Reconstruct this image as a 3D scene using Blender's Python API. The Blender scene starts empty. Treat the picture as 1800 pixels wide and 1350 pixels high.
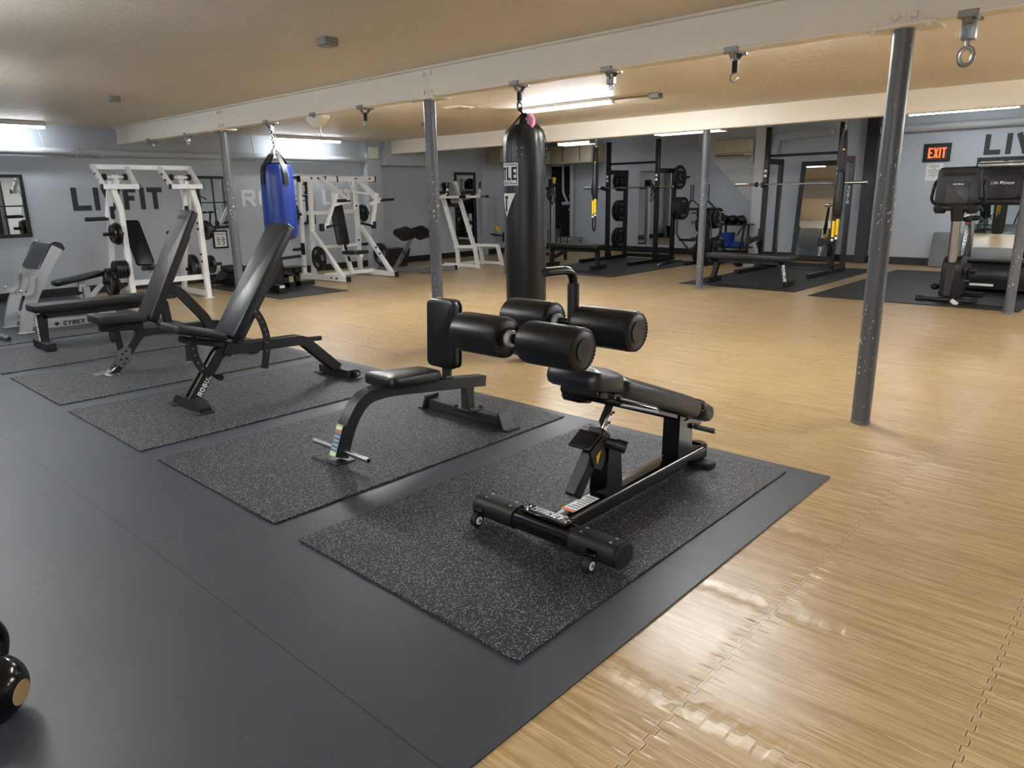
import bpy, bmesh, math, random
from mathutils import Vector as V, Matrix as Mx
PI = math.pi
random.seed(4)
sc = bpy.context.scene
col = sc.collection

# ------------------------------------------------------------------ camera, world, exposure
CAM = (0.0, 0.0, 1.36)
YAW, PITCH, ROLL, FPX = 0.744185912, -0.257146272, -0.0158726627, 1260.98
fw = V((math.cos(YAW)*math.cos(PITCH), math.sin(YAW)*math.cos(PITCH), math.sin(PITCH)))
rt = V((math.sin(YAW), -math.cos(YAW), 0))
upv = rt.cross(fw)
r2 = rt*math.cos(ROLL) + upv*math.sin(ROLL)
u2 = -rt*math.sin(ROLL) + upv*math.cos(ROLL)
cd = bpy.data.cameras.new('camera'); cam = bpy.data.objects.new('camera', cd); col.objects.link(cam)
cam.matrix_world = Mx(((r2.x, u2.x, -fw.x, CAM[0]), (r2.y, u2.y, -fw.y, CAM[1]), (r2.z, u2.z, -fw.z, CAM[2]), (0, 0, 0, 1)))
cd.sensor_fit = 'HORIZONTAL'; cd.sensor_width = 36.0; cd.lens = FPX/1800*36.0; cd.clip_start = 0.05
sc.camera = cam
w = bpy.data.worlds.new('world'); sc.world = w; w.use_nodes = True
w.node_tree.nodes['Background'].inputs[0].default_value = (0.6, 0.7, 0.9, 1)
w.node_tree.nodes['Background'].inputs[1].default_value = 0.02
sc.view_settings.view_transform = 'Standard'; sc.view_settings.look = 'None'
sc.view_settings.gamma = 1.0; sc.view_settings.use_curve_mapping = False
sc.view_settings.exposure = 1.6
LAMP = 26.0          # emission of the fluorescent diffusers

# ------------------------------------------------------------------ materials
def lin(c):
    c = c/255.0
    return c/12.92 if c <= 0.04045 else ((c+0.055)/1.055)**2.4
def C(r, g, b): return (lin(r), lin(g), lin(b), 1.0)
MATS = {}
class NT:
    """tiny helper around a node tree"""
    def __init__(s, m): s.t = m.node_tree; s.n = s.t.nodes; s.l = s.t.links; s.b = s.n['Principled BSDF']
    def new(s, typ, **kw):
        nd = s.n.new(typ)
        for k, v in kw.items(): setattr(nd, k, v)
        return nd
    def set(s, sock, v):
        if hasattr(v, 'is_output'): s.l.new(v, sock)
        else: sock.default_value = v
    def math(s, op, a, b=0.0, c=0.0, clamp=False):
        nd = s.new('ShaderNodeMath', operation=op, use_clamp=clamp)
        for i, v in enumerate((a, b, c)): s.set(nd.inputs[i], v)
        return nd.outputs[0]
    def mix(s, f, a, b):
        nd = s.new('ShaderNodeMix', data_type='RGBA')
        s.set(nd.inputs[0], f); s.set(nd.inputs[6], a); s.set(nd.inputs[7], b)
        return nd.outputs[2]
    def noise(s, vec, scale, detail=3, rough=0.5, dist=0.0):
        nd = s.new('ShaderNodeTexNoise'); s.set(nd.inputs['Vector'], vec)
        nd.inputs['Scale'].default_value = scale; nd.inputs['Detail'].default_value = detail
        nd.inputs['Roughness'].default_value = rough; nd.inputs['Distortion'].default_value = dist
        return nd.outputs['Fac']
    def ramp(s, f, lo, hi):
        nd = s.new('ShaderNodeMapRange', interpolation_type='SMOOTHSTEP')
        s.set(nd.inputs[0], f); nd.inputs[1].default_value = lo; nd.inputs[2].default_value = hi
        return nd.outputs[0]
    def scalevec(s, vec, sx, sy, sz):
        nd = s.new('ShaderNodeMapping'); s.set(nd.inputs['Vector'], vec); nd.inputs['Scale'].default_value = (sx, sy, sz)
        return nd.outputs[0]
    def bump(s, h, strength, dist=0.01):
        nd = s.new('ShaderNodeBump'); nd.inputs['Strength'].default_value = strength; nd.inputs['Distance'].default_value = dist
        s.set(nd.inputs['Height'], h); s.l.new(nd.outputs[0], s.b.inputs['Normal'])
def base(name, c, rough, metal=0.0, spec=0.5):
    m = bpy.data.materials.new(name); m.use_nodes = True
    t = NT(m); t.b.inputs['Base Color'].default_value = c; t.b.inputs['Roughness'].default_value = rough
    t.b.inputs['Metallic'].default_value = metal; t.b.inputs['Specular IOR Level'].default_value = spec
    m.diffuse_color = c; MATS[name] = m
    return m, t
def mat(name, c, rough=0.5, metal=0.0, bs=0, bst=0.1, var=0.0, vs=8.0, spec=0.5, rv=0.0, bd=0.002):
    """painted / moulded material: optional fine bump, slow colour and roughness variation"""
    m, t = base(name, c, rough, metal, spec)
    tc = t.new('ShaderNodeTexCoord').outputs['Object']
    if var or rv:
        n = t.noise(tc, vs, 4, 0.6)
        if var:
            d = tuple(x*(1-var) for x in c[:3])+(1,); e = tuple(min(1, x*(1+var)) for x in c[:3])+(1,)
            t.l.new(t.mix(n, d, e), t.b.inputs['Base Color'])
        if rv: t.l.new(t.math('MULTIPLY_ADD', n, rv, rough-rv*0.5, clamp=True), t.b.inputs['Roughness'])
    if bs: t.bump(t.noise(tc, bs, 3, 0.6), bst, bd)
    return m
def emit(name, c, s):
    m, t = base(name, c, 0.5)
    t.b.inputs['Emission Color'].default_value = c; t.b.inputs['Emission Strength'].default_value = s
    return m

BLACK = mat('gloss_black_paint', C(8, 8, 9), 0.14, rv=0.08, vs=14)
SATIN = mat('satin_black_paint', C(15, 16, 17), 0.38, bs=400, bst=0.08, rv=0.1)
MATTE = mat('matte_black_paint', C(17, 18, 19), 0.5, bs=500, bst=0.15, rv=0.1)
CHAR = mat('charcoal_paint', C(36, 39, 43), 0.42, bs=500, bst=0.1, rv=0.1)
VINYL = mat('black_vinyl', C(15, 16, 18), 0.34, bs=260, bst=0.14, rv=0.12, vs=9)
VINYLD = mat('worn_black_vinyl', C(28, 32, 36), 0.33, bs=30, bst=0.12, rv=0.2, vs=7, var=0.15, bd=0.004)
PAD = mat('matte_black_upholstery', C(18, 19, 21), 0.46, bs=500, bst=0.15, rv=0.12)
RUB = mat('black_rubber', C(15, 15, 16), 0.6, bs=300, bst=0.15)
CHROME = mat('chrome', C(215, 216, 218), 0.12, 1.0, rv=0.08)
STEEL = mat('brushed_steel', C(170, 172, 175), 0.3, 1.0, rv=0.15, vs=30)
SILVER = mat('silver_paint', C(165, 167, 169), 0.36, 0.35, rv=0.1)
WHITE = mat('white_paint', C(238, 239, 240), 0.34, var=0.05, vs=5, rv=0.15)
WHITEP = mat('white_plastic', C(225, 225, 222), 0.45)
GREYP = mat('grey_paint', C(104, 106, 108), 0.4)
IRON = mat('cast_iron_enamel', C(15, 16, 17), 0.32, bs=120, bst=0.2, rv=0.12)
PRINT = mat('white_print', C(228, 228, 226), 0.5)
INK = mat('black_ink', C(18, 18, 18), 0.6)
YEL = mat('yellow_plastic', C(244, 206, 20), 0.45)
BLUE = mat('blue_vinyl', C(18, 50, 132), 0.36, bs=18, bst=0.25, var=0.12, vs=6, rv=0.15, bd=0.01)
BLUEF = mat('blue_foam', C(20, 62, 150), 0.7)
BAG = mat('black_leather', C(15, 16, 18), 0.34, bs=7, bst=0.16, rv=0.2, vs=6, bd=0.02)
PINK = mat('pink_cloth', C(232, 150, 186), 0.8, bs=60, bst=0.4)
TANM = mat('tan_metal', C(190, 160, 112), 0.35, 0.3)
CREAM = mat('cream_beam_paint', C(240, 233, 219), 0.42, bs=14, bst=0.2, var=0.05, vs=3, bd=0.004)
GALV = mat('galvanised_steel', C(150, 152, 152), 0.4, 0.8, rv=0.2)
BEIGE = mat('beige_plastic', C(196, 184, 162), 0.45)
DUCT = mat('beige_painted_duct', C(186, 176, 156), 0.5, bs=12, bst=0.15)
PIPE = mat('grey_painted_pipe', C(176, 181, 188), 0.4, bs=60, bst=0.1)
BASEB = mat('black_vinyl_base', C(26, 27, 29), 0.42)
MIRROR = mat('mirror_glass', C(225, 230, 228), 0.012, 1.0)
DARK = mat('dark_void', C(9, 9, 10), 0.8)
RED = mat('red_plastic', C(170, 30, 34), 0.4)
ORANGE = mat('orange_print', C(230, 120, 60), 0.5)
GREEN = mat('green_print', C(150, 190, 90), 0.5)
PAPER = mat('white_paper', C(226, 226, 224), 0.7)
LABELG = mat('grey_blue_label', C(96, 118, 140), 0.5)
SPECK = None
LIT = emit('lit_diffuser', (0.93, 0.97, 1.0, 1), LAMP*0.55)
LITC = emit('lit_centre_diffuser', (0.93, 0.97, 1.0, 1), LAMP*2.7)
LITR = emit('lit_far_diffuser', (0.93, 0.97, 1.0, 1), LAMP*0.75)
TUBE = emit('lit_tube', (0.92, 0.965, 1.0, 1), LAMP*1.3)
DIM = emit('dim_diffuser', (0.95, 0.97, 1.0, 1), LAMP*0.1)
EXITM = emit('lit_exit_letters', C(255, 70, 35), 1.4)

def m_wall():
    m, t = base('grey_blue_wall_paint', C(182, 189, 199), 0.6, spec=0.3)
    tc = t.new('ShaderNodeTexCoord').outputs['Object']
    n1 = t.noise(tc, 1.1, 4, 0.55); n2 = t.noise(tc, 26, 4, 0.65, 1.5)
    t.l.new(t.mix(n1, C(172, 180, 190), C(188, 196, 206)), t.b.inputs['Base Color'])
    t.bump(t.math('ADD', t.math('MULTIPLY', n1, 2.0), n2), 0.16, 0.012)
    return m
WALL = m_wall()
def m_ceiling():
    m, t = base('tan_trowelled_ceiling', C(228, 217, 200), 0.5, spec=0.4)
    tc = t.new('ShaderNodeTexCoord').outputs['Object']
    n1 = t.noise(t.scalevec(tc, 1.0, 1.6, 1), 7.0, 5, 0.62, 2.2)
    n2 = t.noise(tc, 0.7, 3, 0.5)
    ridge = t.ramp(t.math('ABSOLUTE', t.math('SUBTRACT', n1, 0.5)), 0.05, 0.0)
    t.l.new(t.mix(n2, C(226, 214, 196), C(236, 226, 211)), t.b.inputs['Base Color'])
    t.bump(t.math('ADD', t.math('MULTIPLY', ridge, 0.7), n1), 0.5, 0.02)
    return m
CEIL = m_ceiling()
def m_chipped():
    m, t = base('chipped_grey_column_paint', C(92, 94, 100), 0.38)
    tc = t.new('ShaderNodeTexCoord').outputs['Object']
    n = t.noise(t.scalevec(tc, 1, 1, 0.6), 62, 2, 0.5, 0.2)
    big = t.noise(t.scalevec(tc, 1, 1, 0.6), 2.6, 2)
    z = t.new('ShaderNodeSeparateXYZ'); t.l.new(tc, z.inputs[0])
    band = t.math('MULTIPLY', t.ramp(z.outputs[2], 1.95, 1.2), t.ramp(big, 0.36, 0.62))
    chip = t.ramp(t.math('ADD', n, t.math('MULTIPLY', band, 0.17)), 0.752, 0.765)
    t.l.new(t.mix(chip, C(92, 94, 100), C(214, 212, 212)), t.b.inputs['Base Color'])
    t.bump(t.math('SUBTRACT', t.math('MULTIPLY', n, 0.2), chip), 0.3, 0.003)
    return m
CHIP = m_chipped()

def m_wood():
    """interlocking foam tiles printed with a wood grain that runs along Y"""
    m, t = base('wood_print_foam_tiles', C(205, 170, 118), 0.34)
    P = t.new('ShaderNodeNewGeometry').outputs['Position']
    sp = t.new('ShaderNodeSeparateXYZ'); t.l.new(P, sp.inputs[0]); X, Y = sp.outputs[0], sp.outputs[1]
    T = 0.6105
    def seam(a, a0, other):
        wob = t.math('SINE', t.math('MULTIPLY', other, 2*PI/0.0695))
        wob = t.math('MULTIPLY', t.math('MAXIMUM', t.math('MINIMUM', t.math('MULTIPLY', wob, 3.0), 1.0), -1.0), 0.0068)
        u = t.math('DIVIDE', t.math('SUBTRACT', t.math('ADD', a, wob), a0), T)
        f = t.math('SUBTRACT', t.math('FRACT', t.math('ADD', u, 0.5)), 0.5)
        return t.math('MULTIPLY', t.math('ABSOLUTE', f), T), t.math('FLOOR', u), f
    dx, ix, fx = seam(X, 1.546, Y); dy, iy, fy = seam(Y, 0.806, X)
    d = t.math('MINIMUM', dx, dy)
    wn = t.new('ShaderNodeTexWhiteNoise', noise_dimensions='2D')
    cv = t.new('ShaderNodeCombineXYZ'); t.l.new(ix, cv.inputs[0]); t.l.new(iy, cv.inputs[1]); t.l.new(cv.outputs[0], wn.inputs['Vector'])
    rnd = wn.outputs['Value']
    off = t.new('ShaderNodeVectorMath', operation='ADD'); t.l.new(P, off.inputs[0])
    sc3 = t.new('ShaderNodeVectorMath', operation='SCALE'); t.l.new(wn.outputs['Color'], sc3.inputs[0]); sc3.inputs['Scale'].default_value = 9.0
    t.l.new(sc3.outputs[0], off.inputs[1]); Q = off.outputs[0]
    g1 = t.noise(t.scalevec(Q, 52, 2.3, 1), 1.0, 5, 0.66, 0.5)
    g2 = t.noise(t.scalevec(Q, 130, 5.0, 1), 1.0, 3, 0.6)
    g3 = t.noise(t.scalevec(P, 1.2, 1.2, 1), 1.0, 2)
    c = t.mix(t.ramp(g1, 0.32, 0.68), C(163, 134, 92), C(196, 170, 127))
    c = t.mix(t.math('MULTIPLY', t.ramp(g2, 0.53, 0.66), 0.7), c, C(216, 198, 158))
    c = t.mix(t.math('MULTIPLY', t.ramp(g3, 0.35, 0.7), 0.18), c, C(150, 121, 80))
    c = t.mix(t.math('MULTIPLY', rnd, 0.12), c, C(138, 110, 74))
    c = t.mix(t.math('MULTIPLY', t.ramp(d, 0.0075, 0.003), 0.32), c, C(226, 208, 170))  # highlight on the pillowed seam edges, painted into the colour
    line = t.ramp(d, 0.0020, 0.0009)
    c = t.mix(line, c, C(70, 48, 26))
    t.l.new(c, t.b.inputs['Base Color'])
    rg = t.noise(P, 3.0, 4, 0.6)
    t.l.new(t.math('MAXIMUM', t.math('MULTIPLY_ADD', rg, 0.34, 0.12), 0.285), t.b.inputs['Roughness'])
    pill = t.ramp(d, 0.0, 0.055)
    und = t.noise(P, 2.2, 3, 0.5)
    h = t.math('ADD', t.math('MULTIPLY', pill, 0.5), t.math('MULTIPLY', und, 1.2))
    h = t.math('ADD', h, t.math('MULTIPLY', g2, 0.05))
    t.bump(h, 0.35, 0.012)
    return m
WOOD = m_wood()
def m_rubber_floor():
    m, t = base('black_rubber_flooring', C(52, 55, 62), 0.46)
    P = t.new('ShaderNodeNewGeometry').outputs['Position']
    sp = t.new('ShaderNodeSeparateXYZ'); t.l.new(P, sp.inputs[0]); X, Y = sp.outputs[0], sp.outputs[1]
    def seam(a, a0, T):
        f = t.math('SUBTRACT', t.math('FRACT', t.math('ADD', t.math('DIVIDE', t.math('SUBTRACT', a, a0), T), 0.5)), 0.5)
        return t.math('MULTIPLY', t.math('ABSOLUTE', f), T)
    d = t.math('MINIMUM', seam(X, 0.945, 1.256), seam(Y, 1.075, 1.83))
    n1 = t.noise(P, 1.3, 4, 0.6); n2 = t.noise(P, 45, 3, 0.65)
    n3 = t.noise(P, 90, 2, 0.5)
    c = t.mix(n1, C(49, 54, 62), C(63, 69, 78))
    c = t.mix(t.math('MULTIPLY', n2, 0.35), c, C(40, 42, 48))
    c = t.mix(t.ramp(n3, 0.765, 0.80), c, C(112, 114, 118))
    c = t.mix(t.ramp(d, 0.0026, 0.0012), c, C(8, 8, 9))
    t.l.new(c, t.b.inputs['Base Color'])
    t.l.new(t.math('MULTIPLY_ADD', n1, 0.16, 0.39), t.b.inputs['Roughness'])
    t.bump(n2, 0.12, 0.003)
    return m
RFLOOR = m_rubber_floor()
def m_speck():
    m, t = base('speckled_rubber', C(38, 40, 43), 0.6)
    P = t.new('ShaderNodeNewGeometry').outputs['Position']
    c = C(27, 28, 31)
    for sc_, th, colr in ((150, 0.62, C(128, 132, 140)), (215, 0.74, C(190, 191, 196))):
        vo = t.new('ShaderNodeTexVoronoi'); t.l.new(P, vo.inputs['Vector']); vo.inputs['Scale'].default_value = sc_
        s = t.new('ShaderNodeSeparateColor'); t.l.new(vo.outputs['Color'], s.inputs[0])
        f = t.math('MULTIPLY', t.ramp(vo.outputs['Distance'], 0.40, 0.26), t.math('GREATER_THAN', s.outputs[0], th))
        c = t.mix(f, c, colr)
    t.l.new(c, t.b.inputs['Base Color'])
    t.bump(t.noise(P, 160, 3, 0.6), 0.3, 0.003)
    return m
SPECK = m_speck()
def m_plain_mat():
    m, t = base('dark_rubber_mat', C(36, 38, 42), 0.52)
    P = t.new('ShaderNodeNewGeometry').outputs['Position']
    t.l.new(t.mix(t.noise(P, 2, 4), C(23, 25, 28), C(33, 35, 39)), t.b.inputs['Base Color'])
    t.bump(t.noise(P, 150, 3, 0.6), 0.2, 0.002)
    return m
DMAT = m_plain_mat()
def m_weave():
    m, t = base('speckled_bag_cloth', C(150, 150, 148), 0.8)
    tc = t.new('ShaderNodeTexCoord').outputs['Object']
    t.l.new(t.mix(t.ramp(t.noise(tc, 42, 2), 0.47, 0.53), C(70, 71, 72), C(178, 178, 174)), t.b.inputs['Base Color'])
    return m
WEAVE = m_weave()

# ------------------------------------------------------------------ mesh building
ORG = [V((0, 0, 0))]
class MB:
    """collects solids; co-ordinates are world co-ordinates minus the origin of the current thing"""
    def __init__(s, o=None): s.v = []; s.f = []; s.o = V(o) if o is not None else ORG[0].copy()
    def add(s, vs, fs):
        k = len(s.v); s.v += [V(p) for p in vs]; s.f += [tuple(i+k for i in f) for f in fs]; return s
    def addbm(s, bm):
        bm.verts.index_update(); s.add([v.co.copy() for v in bm.verts], [[v.index for v in f.verts] for f in bm.faces]); bm.free(); return s
    def box(s, c, d, rot=None, bev=0.0, seg=1):
        bm = bmesh.new(); bmesh.ops.create_cube(bm, size=1.0)
        for v in bm.verts: v.co = V((v.co.x*d[0], v.co.y*d[1], v.co.z*d[2]))
        bev = min(bev, 0.45*min(d))
        if bev: bmesh.ops.bevel(bm, geom=bm.edges[:], offset=bev, segments=seg, affect='EDGES', profile=0.5)
        M = Mx.Translation(V(c)) @ (rot.to_4x4() if rot is not None else Mx.Identity(4))
        bm.transform(M); return s.addbm(bm)
    def bx(s, x0, x1, y0, y1, z0, z1, bev=0.0, seg=1):
        return s.box(((x0+x1)/2, (y0+y1)/2, (z0+z1)/2), (abs(x1-x0), abs(y1-y0), abs(z1-z0)), None, bev, seg)
    def bar(s, p0, p1, w_, h, up=(0, 0, 1), bev=0.004, ext=0.0):
        """rectangular bar from p0 to p1: w_ across, h along up"""
        p0, p1 = V(p0), V(p1); x = (p1-p0); L = x.length; x.normalize()
        u = V(up); u = (u - x*u.dot(x))
        if u.length < 1e-5: u = V((1, 0, 0)) - x*x.x
        u.normalize(); y = u.cross(x)
        R = Mx((x, y, u)).transposed()
        return s.box((p0+p1)/2, (L+2*ext, w_, h), R, bev)
    def sweep(s, pts, prof, side=None, closed=False):
        """prof: 2-D outline (a along the side vector, b along the other normal)"""
        pts = [V(p) for p in pts]; n = len(pts); rings = []
        sv = V(side) if side is not None else None
        for i, p in enumerate(pts):
            a = (pts[i]-pts[i-1]).normalized() if (i > 0 or closed) else None
            b = (pts[(i+1) % n]-pts[i]).normalized() if (i < n-1 or closed) else None
            if a is None: a = b
            if b is None: b = a
            t = (a+b).normalized(); k = 1.0/max(0.35, t.dot(a))
            if sv is None or abs(sv.normalized().dot(t)) > 0.97: sv = t.orthogonal()
            sd = (sv - t*sv.dot(t)).normalized()
            if side is None: sv = sd
            o2 = t.cross(sd)
            bend = (b-a)
            rr = []
            for (pa, pb) in prof:
                q = sd*pa + o2*pb
                if bend.length > 1e-4:
                    bn = bend.normalized(); q = q + bn*(q.dot(bn)*(k-1))
                rr.append(p+q)
            rings.append(rr)
        return s.loft(rings, closed)
    def loft(s, rings, closed=False, cap=True):
        k = len(rings[0]); vs = [p for r in rings for p in r]; fs = []
        m = len(rings)
        for i in range(m if closed else m-1):
            for j in range(k):
                a = i*k+j; b = i*k+(j+1) % k; c = ((i+1) % m)*k+(j+1) % k; d = ((i+1) % m)*k+j
                fs.append((a, b, c, d))
        if cap and not closed:
            fs.append(tuple(reversed(range(k)))); fs.append(tuple((m-1)*k+j for j in range(k)))
        return s.add(vs, fs)
    def tube(s, p0, p1, r, r1=None, n=14):
        p0, p1 = V(p0), V(p1); t = (p1-p0).normalized(); a = t.orthogonal().normalized(); b = t.cross(a)
        r1 = r if r1 is None else r1
        R = lambda p, q: [p + (a*math.cos(2*PI*i/n)+b*math.sin(2*PI*i/n))*q for i in range(n)]
        return s.loft([R(p0, r), R(p1, r1)])
    def path(s, pts, r, n=10, bend=0.0, closed=False):
        if bend: pts = fillet(pts, bend)
        return s.sweep(pts, [(math.cos(2*PI*i/n)*r, math.sin(2*PI*i/n)*r) for i in range(n)], None, closed)
    def rpath(s, pts, w_, h, side, bend=0.0):
        if bend: pts = fillet(pts, bend)
        return s.sweep(pts, [(-w_/2, -h/2), (w_/2, -h/2), (w_/2, h/2), (-w_/2, h/2)], side)
    def lathe(s, prof, M=None, n=24):
        M = M if M is not None else Mx.Identity(4)
        rings = [[M @ V((r*math.cos(2*PI*i/n), r*math.sin(2*PI*i/n), z)) for i in range(n)] for r, z in prof]
        return s.loft(rings)
    def prism(s, poly, d, M=None):
        M = M if M is not None else Mx.Identity(4)
        return s.loft([[M @ V((x, y, z)) for x, y in poly] for z in (0, d)])
    def rings2d(s, outline, M):
        """outline(inset, z) rings: list of (poly, z)"""
        return s.loft([[M @ V((x, y, z)) for x, y in poly] for poly, z in outline])
    def pad(s, l, w_, t, M, rc=0.03, e=0.015, crown=0.0, taper=1.0):
        """upholstered pad: rounded rectangle l x w_ (x, y), thickness t (z from 0), rounded rims"""
        rs = [(e, 0), (e*0.3, e*0.3), (0, e), (0, t-e), (e*0.3, t-e*0.3), (e, t)]
        if crown: rs += [(e+0.02, t+crown*0.6), (min(l, w_)*0.3, t+crown)]
        out = []
        for ins, z in rs:
            out.append((rrect(l-2*ins, w_-2*ins, max(rc-ins, 0.004), taper=taper), z))
        return s.rings2d(out, M)
    def ball(s, c, r, sx=1, sy=1, sz=1, n=14):
        prof = [(max(1e-4, r*math.sin(PI*i/n)), -r*math.cos(PI*i/n)) for i in range(n+1)]
        return s.lathe(prof, Mx.Translation(V(c)) @ Mx.Diagonal((sx, sy, sz, 1)), 18)
    def build(s, name, m, parent=None, smooth=38):
        me = bpy.data.meshes.new(name)
        me.from_pydata([tuple(p - s.o) for p in s.v], [], s.f)
        bm = bmesh.new(); bm.from_mesh(me); bmesh.ops.recalc_face_normals(bm, faces=bm.faces[:]); bm.to_mesh(me); bm.free()
        me.polygons.foreach_set('use_smooth', [True]*len(me.polygons)); me.set_sharp_from_angle(angle=math.radians(smooth))
        me.materials.append(m)
        o = bpy.data.objects.new(name, me); col.objects.link(o)
        if parent is not None: o.parent = parent
        else: o.location = s.o
        return o
def fillet(pts, R, k=5):
    pts = [V(p) for p in pts]; out = [pts[0]]
    for i in range(1, len(pts)-1):
        a, b, c = pts[i-1], pts[i], pts[i+1]
        r = min(R, (a-b).length*0.48, (c-b).length*0.48)
        p = b+(a-b).normalized()*r; q = b+(c-b).normalized()*r
        for j in range(k+1):
            u = j/k; out.append(p*(1-u)**2 + b*2*u*(1-u) + q*u*u)
    out.append(pts[-1]); return out
def rrect(l, w_, r, k=4, taper=1.0):
    r = min(r, l*0.499, w_*0.499); out = []
    for cx, cy, a0 in ((l/2-r, w_/2-r, 0), (-l/2+r, w_/2-r, PI/2), (-l/2+r, -w_/2+r, PI), (l/2-r, -w_/2+r, 1.5*PI)):
        for j in range(k+1):
            a = a0+PI/2*j/k; x = cx+r*math.cos(a); y = cy+r*math.sin(a)
            y *= 1+(taper-1)*(x/l+0.5)
            out.append((x, y))
    return out
def frame(o, x, y, z=None):
    """matrix with the given axes"""
    x = V(x).normalized(); y = V(y); y = (y-x*y.dot(x)).normalized(); z = x.cross(y)
    M = Mx((x, y, z)).transposed().to_4x4(); M.translation = V(o); return M
def zaxis(o, z):
    z = V(z).normalized(); a = z.orthogonal().normalized(); b = z.cross(a)
    M = Mx((a, b, z)).transposed().to_4x4(); M.translation = V(o); return M
def tag(o, label=None, cat=None, group=None, kind=None):
    if label: o['label'] = label
    if cat: o['category'] = cat
    if group: o['group'] = group
    if kind: o['kind'] = kind
    return o
def thing(name, label, cat, loc, group=None):
    o = bpy.data.objects.new(name, None); col.objects.link(o); o.location = loc; o.empty_display_size = 0.1
    ORG[0] = V(loc); return tag(o, label, cat, group)
def solo(mb, name, m, label, cat, group=None): return tag(mb.build(name, m), label, cat, group)
def at(loc): ORG[0] = V(loc)
def struct(mb, name, m, parent=None):
    o = mb.build(name, m, parent)
    if parent is None: o['kind'] = 'structure'
    return o
def dup(root, loc, label=None, group=None, rz=None):
    def cp(o, p):
        c = o.copy(); col.objects.link(c); c.parent = p
        for ch in o.children: cp(ch, c)
        return c
    r = cp(root, None); r.location = loc
    if rz is not None: r.rotation_euler = (0, 0, rz)
    if label: r['label'] = label
    if group: r['group'] = group
    return r

def chain(mb, p0, p1, r=.012, wr=.003):
    p0, p1 = V(p0), V(p1); d = (p1-p0); n = max(2, int(d.length/(r*2.6))); d.normalize(); a = d.orthogonal().normalized(); b = d.cross(a)
    for i in range(n):
        c = p0.lerp(p1, (i+.5)/n); s = a if i % 2 else b
        mb.path([c+d*(r*1.7*math.cos(q))+s*(r*.8*math.sin(q)) for q in [j*2*PI/10 for j in range(10)]], wr, 6, closed=True)

# stroke lettering: every glyph is a set of straight strokes in a 1 x 1 cell
G = {'L': [((0, 1), (0, 0), (1, 0))], 'I': [((.5, 0), (.5, 1))], 'V': [((0, 1), (.5, 0), (1, 1))], 'F': [((0, 0), (0, 1), (1, 1)), ((0, .52), (.75, .52))],
     'T': [((0, 1), (1, 1)), ((.5, 1), (.5, 0))], 'E': [((1, 1), (0, 1), (0, 0), (1, 0)), ((0, .5), (.8, .5))], 'X': [((0, 0), (1, 1)), ((0, 1), (1, 0))],
     'R': [((0, 0), (0, 1), (.85, 1), (1, .85), (1, .6), (.85, .48), (0, .48)), ((.5, .48), (1, 0))],
     'O': [((.2, 0), (0, .2), (0, .8), (.2, 1), (.8, 1), (1, .8), (1, .2), (.8, 0), (.2, 0))],
     'G': [((1, .8), (.8, 1), (.2, 1), (0, .8), (0, .2), (.2, 0), (.8, 0), (1, .2), (1, .5), (.55, .5))],
     'U': [((0, 1), (0, .2), (.2, 0), (.8, 0), (1, .2), (1, 1))], 'C': [((1, .8), (.8, 1), (.2, 1), (0, .8), (0, .2), (.2, 0), (.8, 0), (1, .2))],
     'Y': [((0, 1), (.5, .5), (1, 1)), ((.5, .5), (.5, 0))], 'B': [((0, 0), (0, 1), (.8, 1), (.95, .85), (.95, .65), (.8, .52), (0, .52)), ((.8, .52), (1, .38), (1, .14), (.85, 0), (0, 0))],
     'H': [((0, 0), (0, 1)), ((1, 0), (1, 1)), ((0, .5), (1, .5))], 'N': [((0, 0), (0, 1), (1, 0), (1, 1))], '-': [((.1, .5), (.9, .5))],
     '2': [((0, .8), (.2, 1), (.8, 1), (1, .8), (1, .6), (0, 0), (1, 0))], '3': [((0, 1), (1, 1), (1, 0), (0, 0)), ((.2, .5), (1, .5))],
     '4': [((.8, 0), (.8, 1), (0, .35), (1, .35))], '5': [((1, 1), (0, 1), (0, .55), (.8, .55), (1, .4), (1, .15), (.8, 0), (0, 0))]}
def letters(mb, text, M, h, w_, gap, st, d=0.002, shear=0.0):
    """text along +x of M, height h along +y, raised by d along +z"""
    x = 0.0
    for ch in text:
        ww = w_ if ch != 'I' else st
        if ch != ' ':
            for pl in G[ch]:
                pts = [V((x+st/2+(ww-st)*px, st/2+(h-st)*py, 0)) for px, py in pl] if ch != 'I' else [V((x+st/2, st/2, 0)), V((x+st/2, h-st/2, 0))]
                pts = [V((p.x+shear*p.y, p.y, 0)) for p in pts]
                for k_, (a, b) in enumerate(zip(pts, pts[1:])):
                    t = (b-a).normalized(); n = V((-t.y, t.x, 0))*st/2; e = t*st/2
                    mb.prism([(q.x, q.y) for q in (a-e-n, b+e-n, b+e+n, a-e+n)], d*(1+.12*(k_ % 3)+(.4 if pl is not G[ch][0] else 0)), M)
        x += ww+gap; 
    return mb

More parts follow.
